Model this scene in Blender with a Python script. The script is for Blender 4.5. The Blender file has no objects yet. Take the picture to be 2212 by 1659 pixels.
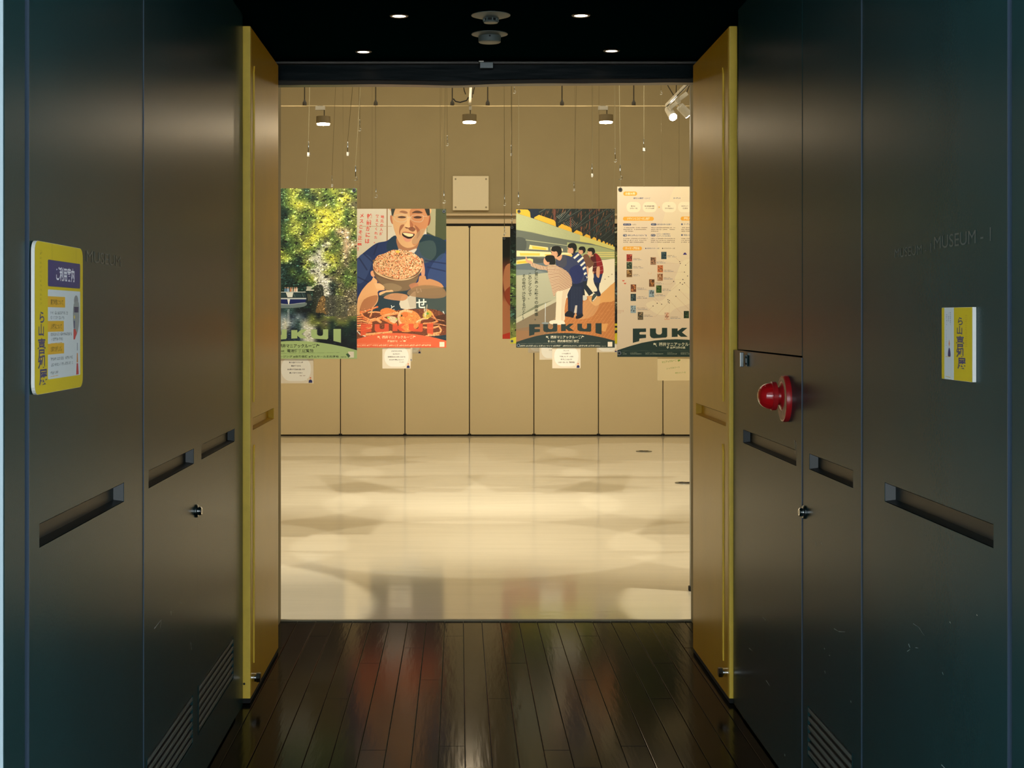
import bpy, bmesh, math, random
import numpy as np
from mathutils import Vector, Matrix
random.seed(7)
PI = math.pi
SC = bpy.context.scene
COL = SC.collection
F, CX, HY, H = 3200.0, 992.0, 688.0, 1.5      # focal length in px, vanishing point, eye height

# ------------------------------------------------------------------ camera
cd = bpy.data.cameras.new('camera'); cd.sensor_width = 36; cd.lens = 36*F/2212
cd.shift_x = (1106-CX)/2212; cd.shift_y = (HY-829.5)/2212
cd.clip_start = .02; cd.clip_end = 200
cam = bpy.data.objects.new('camera', cd); cam.location = (0, 0, H); cam.rotation_euler = (PI/2, 0, 0)
COL.objects.link(cam); SC.camera = cam

# ------------------------------------------------------------------ world, lights, exposure
SC.view_settings.view_transform = 'Standard'; SC.view_settings.look = 'None'
SC.view_settings.exposure = 0.0; SC.view_settings.gamma = 1; SC.view_settings.use_curve_mapping = False
w = bpy.data.worlds.new('world'); SC.world = w; w.use_nodes = True
w.node_tree.nodes['Background'].inputs[0].default_value = (.82, .90, .94, 1)
w.node_tree.nodes['Background'].inputs[1].default_value = 6.0

def aim(o, d):
    o.rotation_euler = Vector(d).to_track_quat('-Z', 'Y').to_euler()
def light(name, kind, loc, energy, color, d=(0, 0, -1), **kw):
    l = bpy.data.lights.new(name, kind); l.energy = energy; l.color = color
    for k, v in kw.items(): setattr(l, k, v)
    o = bpy.data.objects.new(name, l); o.location = loc; aim(o, d); COL.objects.link(o); return o
WARM = (1, .91, .72)
light('gallery_fill', 'AREA', (.3, 12.6, 4.9), 170, WARM, shape='RECTANGLE', size=7, size_y=8)  # unseen area light added as ambient fill for the gallery
for ry in (9.75, 12.0, 14.25, 16.6):
    for rx in (-4.0, -1.95, .11, 2.2, 4.25):
        light('ceiling_spot', 'SPOT', (rx, ry, 3.7), 132, WARM, spot_size=2*math.atan(1.24/3.7), spot_blend=.06, shadow_soft_size=.03)
for rx in (-2.15, 2.55):
    light('ceiling_spot', 'SPOT', (rx, 7.65, 4.9), 520, WARM, spot_size=2*math.atan(1.75/4.9), spot_blend=.08, shadow_soft_size=.03)
for px in (-.75, .62):
    light('poster_spot', 'SPOT', (px, 8.3, 3.7), 270, (1, .90, .72), ((-1.05 if px < 0 else 1.35)-px, 1.3, -1.95), spot_size=1.3, spot_blend=.7, shadow_soft_size=.05)
for px in (-.45, .87):
    light('poster_spot', 'SPOT', (px, 9.9, 4.7), 430, (1, .92, .76), (0, 2.1, -2.85), spot_size=.9, spot_blend=.6, shadow_soft_size=.05)
light('wall_fill', 'AREA', (.3, 16.4, 4.8), 30, WARM, (0, 2.2, -2.6), shape='RECTANGLE', size=7, size_y=.4)  # unseen area light added to brighten the end wall

# ------------------------------------------------------------------ helpers
def srgb(c):
    return tuple((v/255/12.92 if v/255 <= .04045 else ((v/255+.055)/1.055)**2.4) for v in c)
MATS = {}
def mat(name, c, rough=.5, metal=0, spec=.5, var=0, vscale=6, bump=0, bscale=40, emit=0, coat=0, stretch=(1, 1, 1), lin=False):
    m = bpy.data.materials.new(name); m.use_nodes = True; nt = m.node_tree; b = nt.nodes['Principled BSDF']
    col = c if lin else srgb(c)
    b.inputs['Base Color'].default_value = (*col, 1); b.inputs['Roughness'].default_value = rough
    b.inputs['Metallic'].default_value = metal; b.inputs['Specular IOR Level'].default_value = spec
    b.inputs['Coat Weight'].default_value = coat; b.inputs['Coat Roughness'].default_value = .08
    if emit:
        b.inputs['Emission Color'].default_value = (*col, 1); b.inputs['Emission Strength'].default_value = emit
    if var or bump:
        tc = nt.nodes.new('ShaderNodeTexCoord'); mp = nt.nodes.new('ShaderNodeMapping')
        mp.inputs['Scale'].default_value = stretch
        nt.links.new(tc.outputs['Object'], mp.inputs['Vector'])
    if var:
        n = nt.nodes.new('ShaderNodeTexNoise'); n.inputs['Scale'].default_value = vscale; n.inputs['Detail'].default_value = 5
        r = nt.nodes.new('ShaderNodeValToRGB'); r.color_ramp.elements[0].position = .3; r.color_ramp.elements[1].position = .7
        r.color_ramp.elements[0].color = (*[v*(1-var) for v in col], 1); r.color_ramp.elements[1].color = (*[min(1, v*(1+var)) for v in col], 1)
        nt.links.new(mp.outputs[0], n.inputs['Vector']); nt.links.new(n.outputs['Fac'], r.inputs[0]); nt.links.new(r.outputs[0], b.inputs['Base Color'])
    if bump:
        n2 = nt.nodes.new('ShaderNodeTexNoise'); n2.inputs['Scale'].default_value = bscale; n2.inputs['Detail'].default_value = 3
        bp = nt.nodes.new('ShaderNodeBump'); bp.inputs['Strength'].default_value = 1; bp.inputs['Distance'].default_value = bump
        nt.links.new(mp.outputs[0], n2.inputs['Vector']); nt.links.new(n2.outputs['Fac'], bp.inputs['Height']); nt.links.new(bp.outputs[0], b.inputs['Normal'])
    MATS[name] = m; return m

class MB:
    def __init__(s): s.v = []; s.f = []; s.mi = []; s.sm = []
    def add(s, v, f, mi=0, sm=False):
        k = len(s.v); s.v += [tuple(p) for p in v]; s.f += [tuple(i+k for i in q) for q in f]
        s.mi += [mi]*len(f); s.sm += [sm]*len(f); return s
    def box(s, x0, x1, y0, y1, z0, z1, mi=0, bev=0, mtx=None):
        bm = bmesh.new(); bmesh.ops.create_cube(bm, size=1)
        for v in bm.verts:
            v.co = Vector(((x0+x1)/2+v.co.x*(x1-x0), (y0+y1)/2+v.co.y*(y1-y0), (z0+z1)/2+v.co.z*(z1-z0)))
        if bev: bmesh.ops.bevel(bm, geom=bm.edges[:], offset=bev, segments=2, affect='EDGES', profile=.6)
        if mtx: bm.transform(mtx)
        bm.verts.index_update()
        s.add([v.co for v in bm.verts], [[v.index for v in f.verts] for f in bm.faces], mi); bm.free(); return s
    def lathe(s, prof, o=(0, 0, 0), ax='z', n=32, mi=0, sm=True, d=None):
        # prof: (radius, height) pairs along the axis
        if d is None: d = {'x': (1, 0, 0), 'y': (0, 1, 0), 'z': (0, 0, 1)}[ax]
        q = Vector(d).to_track_quat('Z', 'Y').to_matrix(); o = Vector(o); v = []; f = []
        for r, h in prof:
            for i in range(n):
                a = 2*PI*i/n; v.append(o+q@Vector((r*math.cos(a), r*math.sin(a), h)))
        for j in range(len(prof)-1):
            for i in range(n):
                k = (i+1) % n; f.append((j*n+i, j*n+k, (j+1)*n+k, (j+1)*n+i))
        f.append(tuple(range(n))[::-1]); f.append(tuple(range((len(prof)-1)*n, len(prof)*n)))
        s.add(v, f, mi, sm); return s
    def tube(s, pts, r, n=8, mi=0):
        pts = [Vector(p) for p in pts]; v = []; f = []
        for i, p in enumerate(pts):
            t = (pts[min(i+1, len(pts)-1)]-pts[max(i-1, 0)]).normalized()
            q = t.to_track_quat('Z', 'Y').to_matrix()
            for k in range(n):
                a = 2*PI*k/n; v.append(p+q@Vector((r*math.cos(a), r*math.sin(a), 0)))
        for j in range(len(pts)-1):
            for i in range(n):
                k = (i+1) % n; f.append((j*n+i, j*n+k, (j+1)*n+k, (j+1)*n+i))
        f.append(tuple(range(n))[::-1]); f.append(tuple(range((len(pts)-1)*n, len(pts)*n)))
        s.add(v, f, mi, True); return s
    def prism(s, poly, y0, y1, mi=0):      # poly in x,z
        n = len(poly); v = [(x, y0, z) for x, z in poly]+[(x, y1, z) for x, z in poly]
        f = [tuple(range(n)), tuple(range(n, 2*n))[::-1]]+[(i, i+n, (i+1) % n+n, (i+1) % n) for i in range(n)]
        s.add(v, f, mi); return s
    def mesh(s, name, mats):
        me = bpy.data.meshes.new(name); me.from_pydata(s.v, [], s.f)
        for m in mats: me.materials.append(MATS[m] if isinstance(m, str) else m)
        me.polygons.foreach_set('material_index', s.mi); me.polygons.foreach_set('use_smooth', s.sm)
        bm = bmesh.new(); bm.from_mesh(me); bmesh.ops.recalc_face_normals(bm, faces=bm.faces[:]); bm.to_mesh(me); bm.free()
        if any(s.sm):
            try: me.set_sharp_from_angle(angle=math.radians(35))
            except Exception: pass
        return me
    def obj(s, name, mats, parent=None, **tags):
        if not isinstance(mats, (list, tuple)): mats = [mats]
        return link(name, s.mesh(name, mats), parent, **tags)
def link(name, data, parent=None, loc=None, **tags):
    o = bpy.data.objects.new(name, data); COL.objects.link(o)
    if loc is not None: o.location = loc
    if parent is not None:
        o.parent = parent
        if data is not None and not tags.pop('local', False):
            pl = Vector((0, 0, 0)); p = parent
            while p is not None: pl += p.location; p = p.parent
            o.location = -pl+(Vector(loc) if loc is not None else Vector())
    for k in ('label', 'category', 'group', 'kind'):
        if k in tags: o[k] = tags[k]
    return o
def thing(name, label, cat, loc, group=None, kind=None):
    t = dict(label=label, category=cat)
    if group: t['group'] = group
    if kind: t['kind'] = kind
    return link(name, None, None, loc, **t)
def P(px, py, D):      # a pixel of the photograph and a distance to a point of the room
    return Vector(((px-CX)*D/F, D, H-(py-HY)*D/F))

# ------------------------------------------------------------------ materials
mat('dark_paint', (27, 54, 56), .27, spec=.06, var=.08, vscale=3, bump=.00012, bscale=160)
mat('dark_recess', (22, 30, 31), .4, spec=.4)
mat('ceiling_dark', (0, 20, 24), .8, spec=0)
mat('header_dark', (8, 24, 27), .3, spec=.12, bump=.002, bscale=3, stretch=(1, 1, 6))
mat('aluminium', (165, 160, 150), .35, metal=.9)
mat('rail_grey', (84, 80, 74), .4, metal=.3)
mat('edge_lip', (56, 72, 90), .35, spec=.5)  # paler tone with the light caught by leaf edges painted in
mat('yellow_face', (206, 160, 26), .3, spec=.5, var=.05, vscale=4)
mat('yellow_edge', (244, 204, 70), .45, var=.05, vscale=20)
mat('black_rubber', (10, 12, 12), .8)
mat('chrome', (225, 225, 225), .12, metal=1)
mat('steel', (120, 126, 126), .3, metal=1)
mat('gallery_wall', (170, 156, 120), .85, spec=.2, var=.03, vscale=2)
mat('gallery_panel', (238, 220, 176), .75, spec=.25, var=.02, vscale=1.2)
mat('panel_gap', (52, 46, 34), .8)
mat('trim_cream', (218, 196, 158), .7)
mat('trim_shade', (160, 148, 118), .7)
mat('plate_cream', (236, 224, 190), .6)
mat('gallery_ceiling', (190, 175, 150), .9)
mat('gallery_floor', (230, 222, 200), .1, spec=.6, var=.03, vscale=1.5, bump=.0009, bscale=1.6, stretch=(1, 5, 1))
mat('lobby_wall', (150, 168, 176), .7)
mat('lobby_floor', (90, 95, 92), .5)
for i, c in enumerate(((11, 13, 11), (10, 13, 12), (13, 13, 10), (9, 13, 12), (15, 15, 12))):
    mat('plank_%d' % i, c, .13, spec=.045, var=.25, vscale=9, bump=.0004, bscale=5, stretch=(9, 1, 1))
mat('plank_joint', (74, 76, 68), .6)
mat('red_lens', (190, 22, 26), .12, spec=.8, coat=.6)
mat('red_paint', (176, 30, 34), .25, spec=.6)
mat('cream_gasket', (196, 150, 110), .6, var=.2, vscale=60)
mat('detector', (112, 124, 120), .5)
mat('black', (6, 8, 8), .6)
mat('white_lamp', (200, 196, 180), .5)
mat('lamp_can', (112, 98, 66), .5)
mat('rod_dark', (52, 46, 30), .5)
mat('lamp_glow', (255, 238, 205), .5, emit=40)
mat('down_glow', (255, 226, 190), .5, emit=9)
mat('spot_glow', (255, 250, 240), .5, emit=70)
mat('down_trim', (60, 52, 48), .4, metal=.4)
mat('wire', (110, 102, 72), .45, metal=.6)
mat('bright_wire', (175, 165, 130), .4, metal=.7)
mat('hook', (200, 205, 200), .18, metal=1)
mat('white_tag', (225, 222, 210), .5)
mat('sign_white', (232, 232, 226), .4)
mat('sign_back', (215, 220, 215), .5)
mat('poster_edge', (215, 205, 185), .6)
mat('ghost_letter', (58, 74, 76), .4)
mat('scratch', (150, 155, 150), .5)

# ------------------------------------------------------------------ floors
PW, Y1 = .0912, 7.35
XL, XR = -.8385, 1.065            # corridor wall faces
x0p = (961-CX)*Y1/F
fl = MB().box(-1.3, 1.7, -1, Y1-.002, -.08, -.012).obj('floor', 'plank_joint', label='dark glossy boarded floor of the passage', kind='structure')
PMESH = {}
ln = 0
for i in range(-11, 15):
    xa = x0p+i*PW
    if xa < -1.05 or xa > 1.35: continue
    y = Y1-.003; first = True
    joint0 = (.35, 2.6, 1.5, .9, 2.2, .6, 1.2)[i % 7]
    while y > -1:
        L = joint0 if first else random.choice((1.8, 2.4, 3.0))
        first = False
        ya = max(-1, y-L)
        z = random.uniform(-.0006, .0006)
        g = .0013
        MB().box(xa+g, xa+PW-g, ya+.001, y-.001, -.012, z, bev=.0012).obj('plank', 'plank_%d' % random.randrange(5), fl)
        y = ya
gf = MB().box(-6, 7, Y1, 18.9, -.1, .004).obj('floor', 'gallery_floor', label='glossy cream floor of the bright gallery', kind='structure')
MB().box(-.9, 1.2, Y1-.012, Y1+.006, -.02, .0085, bev=.003).obj('trim_1', 'trim_shade', label='thin threshold strip between dark boards and cream floor', kind='structure')
MB().box(-7, 7, -8, -1, -.1, 0).obj('floor', 'lobby_floor', label='grey lobby floor behind the viewpoint', kind='structure')
MB().box(-7, -1.3, -1, 2.733, -.1, 0).obj('floor', 'lobby_floor', label='grey lobby floor left of the boards', kind='structure')
MB().box(1.7, 7, -1, 2.733, -.1, 0).obj('floor', 'lobby_floor', label='grey lobby floor right of the boards', kind='structure')

# ------------------------------------------------------------------ gallery shell
GD, GC = 18.9, 5.0
def gx(px, D=GD): return (px-CX)*D/F
def gz(py, D=GD): return H-(py-HY)*D/F
wb = MB().box(-6, 7, GD+.02, GD+.3, 0, GC+.2).obj('wall_back', 'gallery_wall', label='tan gallery end wall above the movable panels', kind='structure')
MB().box(-6.3, -6, 7.05, GD+.3, 0, GC+.2).obj('wall_left', 'gallery_wall', label='tan left side wall of the gallery', kind='structure')
MB().box(7, 7.3, 7.05, GD+.3, 0, GC+.2).obj('wall_right', 'gallery_wall', label='tan right side wall of the gallery', kind='structure')
MB().box(-6, 7, 7.05, GD+.3, GC, GC+.2).obj('ceiling', 'gallery_ceiling', label='tan gallery ceiling above the door header', kind='structure')
zt, zb = gz(487), gz(938)
pwid = 139*GD/F
for k in range(-7, 9):
    xa = gx(736)+(k-1)*pwid
    xa, xb = max(-5.99, xa+.006), min(6.99, xa+pwid-.006)
    if xb-xa < .1: continue
    pn = MB().box(xa, xb, GD-.05, GD+.02, zb, zt-.012, bev=.003).obj('wall_panel', 'gallery_panel', wb)
    for xx in (xa,):
        MB().lathe([(.022, 0), (.022, .03)], (xx-.006, GD-.045, 0.004), n=12).box(xx-.02, xx+.01, GD-.058, GD-.04, zt-.03, zt-.008).obj('panel_pin', 'black', pn)
MB().box(-6, 7, GD-.02, GD+.02, .004, zt).obj('panel_backing', 'panel_gap', wb)
MB().box(-6, 7, GD-.03, GD+.0195, zt, zt+.022).obj('panel_track', 'black', wb)
MB().box(-6, 7, GD-.05, GD+.02, zt+.022, gz(474)).obj('lower_ledge', 'trim_cream', wb)
MB().box(-6, 7, GD-.02, GD+.02, gz(474), gz(466.5)).obj('ledge_groove', 'trim_shade', wb)
MB().box(-6, 7, GD-.06, GD+.02, gz(466.5), gz(462), bev=.004).obj('upper_ledge', 'trim_cream', wb)
t = MB().box(gx(978), gx(1055.5), GD-.012, GD+.02, gz(454.5), gz(380.5), bev=.003)
t = t.obj('cover_plate', 'plate_cream', label='square pale cover plate on the gallery wall between the hanging posters', category='wall plate')
for a in (984, 1050):
    for b in (387, 448):
        MB().lathe([(.012, 0), (.012, .004)], (gx(a), GD-.0155, gz(b)), 'y', n=10).obj('screw', 'trim_shade', t)

# ------------------------------------------------------------------ front wall of the gallery, header, jambs
OXL, OXR = -.885, 1.13
CZ = 2.68
MB().box(-6.3, OXL, 6.8, 7.35, 0, GC+.2).obj('wall_front', 'gallery_wall', label='gallery front wall left of the doorway', kind='structure')
MB().box(OXR+.02, 7.3, 6.8, 7.35, 0, GC+.2).obj('wall_front', 'gallery_wall', label='gallery front wall right of the doorway', kind='structure')
MB().box(OXL, OXR+.02, 6.8, 6.87, gz(178, 6.8)+.004, GC+.2).obj('wall_front', 'header_dark', label='dark header above the gallery doorway', kind='structure')
# wavy sheet-metal lip below the header
hv = []; hf = []; N = 60
for i in range(N+1):
    x = OXL+(OXR+.02-OXL)*i/N; u = i/N
    zl = gz(184.5-5.5*u+3.0*math.exp(-((u-.42)/.09)**2), 6.8)
    dy = .004*math.sin(u*19)+.003*math.sin(u*47)
    for (yy, zz) in ((6.79, zl+.022), (6.782+dy, zl+.016), (6.79+dy, zl), (6.86, zl), (6.87, zl+.022)):
        hv.append((x, yy, zz))
for i in range(N):
    for k in range(5):
        k2 = (k+1) % 5; hf.append((i*5+k, i*5+k2, (i+1)*5+k2, (i+1)*5+k))
mb = MB(); mb.add(hv, hf, 0, True)
mb.obj('trim_2', 'rail_grey', label='slightly buckled metal lip along the header bottom', kind='structure')
MB().box(OXL, OXR+.02, 6.76, 6.80, gz(139, 6.78), gz(134, 6.78), bev=.002).obj('trim_3', 'rail_grey', label='metal door stop rail along the header top', kind='structure')
t = MB().box(gx(1036.5, 6.75), gx(1065.5, 6.75), 6.735, 6.765, gz(148, 6.75), gz(135, 6.75), bev=.002)
t = t.obj('strike_plate', 'steel', label='small metal strike box at the middle of the door header', category='door catch')
MB().box(gx(1034, 6.75), gx(1045, 6.75), 6.73, 6.757, gz(135.4, 6.75), gz(132.5, 6.75)).obj('catch_plate', 'aluminium', t)
# tall partition edge standing just inside the opening on the right
pt = thing('partition_panel', 'tall dark-edged partition panel just inside the right side of the doorway', 'partition', (1.7, 8.15, .004))
PL = gx(1491.5, 8.13)
MB().box(PL+.012, 3.2, 8.13, 8.17, .02, 4.6).obj('panel_board', 'gallery_panel', pt)
MB().box(PL+.004, PL+.04, 8.12, 8.18, .07, 4.62, bev=.003).obj('edge_strip', 'black_rubber', pt)
MB().box(PL, PL+.005, 8.118, 8.16, .0, 4.62).obj('pale_edge', 'steel', pt)
MB().box(PL-.008, PL+.02, 8.12, 8.16, .004, .03, bev=.002).obj('foot', 'black', pt)
MB().box(PL+.02, 3.2, 8.135, 8.165, .004, .02).obj('bottom_seal', 'black_rubber', pt)

# ------------------------------------------------------------------ passage: walls, ceiling
MB().box(-1.6, XL-.06, 2.80, 6.8, 0, 2.9).obj('wall_left', 'dark_paint', label='dark passage wall carcass behind the left doors', kind='structure')
MB().box(XR+.09, 1.9, 2.80, 6.8, 0, 2.9).obj('wall_right', 'dark_paint', label='dark passage wall carcass behind the right doors', kind='structure')
MB().box(-1.6, 1.9, 2.80, 6.8, CZ, CZ+.2).obj('ceiling', 'ceiling_dark', label='very dark passage ceiling with downlights', kind='structure')
MB().box(-7, 7, -8, 2.74, 3.4, 3.5).obj('ceiling', 'lobby_wall', label='lobby ceiling behind the viewpoint', kind='structure')
MB().box(-7, XL-.0035, 2.733, 2.80, 0, 3.4).obj('wall_lobby', 'lobby_wall', label='pale blue-grey lobby wall at the far left edge', kind='structure')
MB().box(XR+.0035, 7, 2.733, 2.80, 0, 3.4).obj('wall_lobby', 'lobby_wall', label='pale lobby wall right of the passage', kind='structure')
MB().box(XL-.01, XR+.01, 2.733, 2.80, CZ, 3.4).obj('wall_lobby', 'lobby_wall', label='lobby wall above the passage', kind='structure')

def plate(xf, s, y0, y1, z0, z1, holes, th=.03):
    """flat leaf on a side wall: face at x=xf looking along s, with rectangular through holes"""
    ys = sorted({y0, y1, *[h[0] for h in holes], *[h[1] for h in holes]}); zs = sorted({z0, z1, *[h[2] for h in holes], *[h[3] for h in holes]})
    mb = MB(); xb = xf-s*th
    inh = lambda y, z: any(h[0] < y < h[1] and h[2] < z < h[3] for h in holes)
    for a, b in zip(ys, ys[1:]):
        for c, d in zip(zs, zs[1:]):
            if inh((a+b)/2, (c+d)/2): continue
            mb.add([(xf, a, c), (xf, b, c), (xf, b, d), (xf, a, d)], [(0, 1, 2, 3)])
    for (a, b, c, d) in [(y0, y1, z0, z1)]+list(holes):
        mb.add([(xf, a, c), (xf, b, c), (xf, b, d), (xf, a, d), (xb, a, c), (xb, b, c), (xb, b, d), (xb, a, d)],
               [(0, 1, 5, 4), (1, 2, 6, 5), (2, 3, 7, 6), (3, 0, 4, 7)])
    return mb
def pull(xf, s, h, m, par, depth=.024):
    a, b, c, d = h; e = .0015; xb = xf-s*depth; xo = xf-s*.0008; cut = .012
    mb = MB()
    # tray with a sloped floor and a curved end
    v = [(xo, a+e, c+e), (xo, b-e, c+e), (xo, b-e, d-e), (xo, a+e, d-e), (xb, a+cut, c+.006), (xb, b-cut, c+.006), (xb, b-cut, d-.002), (xb, a+cut, d-.002)]
    mb.add(v, [(4, 5, 6, 7), (0, 1, 5, 4), (1, 2, 6, 5), (2, 3, 7, 6), (3, 0, 4, 7)])
    o = mb.obj('recessed_pull', m, par)
    return o
def louvre(xf, s, h, par, n=6):
    a, b, c, d = h
    e = .004
    mb = MB(); x1 = xf+s*.0015
    for (ya, yb, za, zb_) in ((a-e, b+e, c-e, c+.001), (a-e, b+e, d-.001, d+e), (a-e, a+.001, c, d), (b-.001, b+e, c, d)):
        mb.box(min(xf-s*.002, x1), max(xf-s*.002, x1), ya, yb, za, zb_)
    v = mb.obj('vent', 'dark_paint', par)
    MB().box(min(xf-s*.0065, xf-s*.03), max(xf-s*.0065, xf-s*.03), a-.01, b+.01, c-.01, d+.01).obj('backing', 'black', v)
    st = (d-c)/n
    for k in range(n):
        z = c+k*st
        m2 = MB().box(min(xf-s*.0055, xf+s*.0003), max(xf-s*.0055, xf+s*.0003), a, b, z+st*.2, z+st*.68, bev=.0012)
        m2.obj('slat', 'slat', v)
mat('slat', (88, 96, 92), .42, spec=.5)
PZ = (1.042, 1.090)
def dLx(px): return -XL*F/(CX-px)
def dRx(px): return XR*F/(px-CX)
zl0, zl1 = .008, CZ-.004
def leaf(name, xf, s, y0, y1, label, pulls=(), vents=(), z0=zl0, z1=zl1, m='dark_paint', th=.045, lip=0):
    o = plate(xf, s, y0, y1, z0, z1, list(pulls)+list(vents), th).obj(name, m, label=label, kind='structure')
    for h in pulls: pull(xf, s, h, 'dark_recess', o)
    for h in vents: louvre(xf, s, h, o)
    if lip: MB().box(min(xf-s*.01, xf+s*.0008), max(xf-s*.01, xf+s*.0008), y0-.0006, y0+lip*.5, z0, z1).obj('pale_edge', 'edge_lip', o)  # strip added along the seam; its colour imitates daylight caught on the edge
    return o
# left side
MB().box(XL-.07, XL-.002, 2.736, 2.868, 0, CZ, bev=.002).obj('trim_4', 'dark_paint', label='dark end post of the left passage wall', kind='structure')
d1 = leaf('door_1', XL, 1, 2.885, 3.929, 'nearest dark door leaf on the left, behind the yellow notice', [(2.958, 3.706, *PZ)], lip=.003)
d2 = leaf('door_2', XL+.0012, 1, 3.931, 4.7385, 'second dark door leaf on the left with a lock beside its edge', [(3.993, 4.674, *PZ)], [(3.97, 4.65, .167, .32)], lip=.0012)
d3 = leaf('door_3', XL+.0012, 1, 4.739, 5.555, 'third dark door leaf on the left with a long low vent', [(4.81, 5.52, *PZ)], [(4.757, 5.487, .167, .32)])
MB().box(XL-.06, XL-.001, 5.56, 5.745, 0, CZ, bev=.001).obj('trim_5', 'dark_paint', label='dark stile between the left doors and the yellow leaf', kind='structure')
# right side
MB().box(XR+.002, XR+.1, 2.736, 2.862, 0, CZ, bev=.002).obj('trim_6', 'dark_paint', label='dark end post of the right passage wall', kind='structure')
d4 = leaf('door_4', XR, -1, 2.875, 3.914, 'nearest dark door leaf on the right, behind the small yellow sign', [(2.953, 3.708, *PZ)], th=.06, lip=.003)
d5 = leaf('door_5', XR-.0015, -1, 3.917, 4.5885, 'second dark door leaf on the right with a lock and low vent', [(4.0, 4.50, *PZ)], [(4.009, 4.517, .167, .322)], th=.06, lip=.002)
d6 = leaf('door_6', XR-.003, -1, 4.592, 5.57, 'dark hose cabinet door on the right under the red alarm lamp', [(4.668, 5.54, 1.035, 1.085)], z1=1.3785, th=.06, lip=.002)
leaf('trim_7', XR-.0025, -1, 4.592, 5.64, 'dark fixed panel above the hose cabinet door', z0=1.384, th=.06)
leaf('trim_8', XR-.002, -1, 5.575, 5.745, 'dark stile between the hose cabinet and the yellow leaf', z1=1.3785, th=.06)
MB().box(XL-.06, XL-.02, 2.86, 5.75, 0, .02).obj('baseboard_left', 'black', label='black gap line under the left doors', kind='structure')
MB().box(XR+.02, XR+.09, 2.86, 5.75, 0, .02).obj('baseboard_right', 'black', label='black gap line under the right doors', kind='structure')

# locks
def lock(name, loc, s, label):
    t = thing(name, label, 'door lock', loc)
    x, y, z = loc
    MB().lathe([(.021, 0), (.021, .004), (.018, .007)], loc, d=(s, 0, 0)).obj('escutcheon', 'steel', t)
    MB().lathe([(.013, .006), (.0135, .015), (.011, .018)], loc, d=(s, 0, 0)).obj('cylinder', 'chrome', t)
    MB().box(x+s*.0182-.0006, x+s*.0182+.0006, y-.001, y+.001, z-.006, z+.006).obj('keyhole', 'black', t)
lock('cylinder_lock', (XL+.0012, 4.715, .8875), 1, 'small chrome cylinder lock on the left dark doors')
lock('cylinder_lock', (XR-.0015, 4.56, .904), -1, 'small chrome cylinder lock on the right dark doors')
t = thing('hinge_latch', 'small bright metal latch at the top corner of the hose cabinet door', 'latch', (XR-.003, 5.5, 1.345))
MB().box(XR-.008, XR-.003, 5.44, 5.54, 1.325, 1.365, bev=.001).obj('plate', 'dark_paint', t)
MB().box(XR-.024, XR-.01, 5.49, 5.503, 1.32, 1.375, bev=.002).obj('tongue', 'steel', t)
for zz in (1.333, 1.357): MB().lathe([(.004, 0), (.003, .003)], (XR-.008, 5.46, zz), d=(-1, 0, 0), n=10).obj('screw', 'black', t)

# ghost lettering on the near doors
def text_mesh(s, size, offset=0, spacing=1):
    c = bpy.data.curves.new('tmp', 'FONT'); c.body = s; c.size = size; c.offset = offset; c.space_character = spacing
    o = bpy.data.objects.new('tmp', c); COL.objects.link(o)
    me = bpy.data.meshes.new_from_object(o); bpy.data.objects.remove(o); bpy.data.curves.remove(c); return me
def wall_text(s, xf, sgn, y0, y1, z, hgt, par, m='ghost_letter'):
    me = text_mesh(s, 1); xs = [v.co.x for v in me.vertices]; ys = [v.co.y for v in me.vertices]
    wx, hx = max(xs)-min(xs), max(ys)-min(ys); mx, my = min(xs), min(ys)
    for v in me.vertices:
        u = (v.co.x-mx)/wx; yy = y0+(y1-y0)*u
        v.co = (xf, yy, z+(v.co.y-my)/hx*hgt)
    me.materials.append(MATS[m]); me.update()
    return link('lettering', me, par, label='faint ghost lettering')
wall_text('MUSEUM', XL+.0006, 1, 3.33, 3.67, 1.628, .026, d1)
wall_text('MUSEUM - 1', XR-.0006, -1, 3.32, 2.965, 1.655, .028, d4)
wall_text('MUSEUM - 1', XR-.0006, -1, 3.62, 3.34, 1.648, .022, d4)
# scratches on the doors
def scratch(xf, s, par, pts):
    mb = MB()
    for (y, z, dy, dz, wd) in pts:
        n = Vector((0, -dz, dy)).normalized()*wd
        a = Vector((xf+s*.0004, y, z)); b = a+Vector((0, dy, dz))
        mb.add([a-n, b-n*.3, b+n*.3, a+n], [(0, 1, 2, 3)])
    o = mb.obj('scratch_marks', 'scratch', par, label='fine pale scuffs and scratches'); o['kind'] = 'stuff'
def wl(px, py): D = dLx(px); return D, H-(py-HY)*D/F
def wr(px, py): D = dRx(px); return D, H-(py-HY)*D/F
sl = []
for (px, py, dx, dy, wd) in ((332, 1358, 14, -18, .0012), (347, 1338, -2, 20, .0006), (411, 1388, 2, 16, .0015), (389, 1300, 1, 4, .002), (368, 1320, 1, 9, .001)):
    a = wl(px, py); b = wl(px+dx, py+dy); sl.append((a[0], a[1], b[0]-a[0], b[1]-a[1], wd))
scratch(XL+.0012, 1, d2, sl)
sl = []
for (px, py, dx, dy, wd) in ((1963, 1391, 3, 8, .0018), (1978, 1399, 6, 1, .0006), (1960, 1407, 6, -4, .0006), (2052, 1343, 2, 4, .001), (2034, 1652, 10, 10, .0012), (1973, 1347, 12, 8, .0004), (1985, 1355, 12, 18, .0004), (2110, 1328, 2, 2, .001), (2036, 1452, 2, 6, .001)):
    a = wr(px, py); b = wr(px+dx, py+dy); sl.append((a[0], a[1], b[0]-a[0], b[1]-a[1], wd))
scratch(XR, -1, d4, sl)
sl = []
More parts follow.
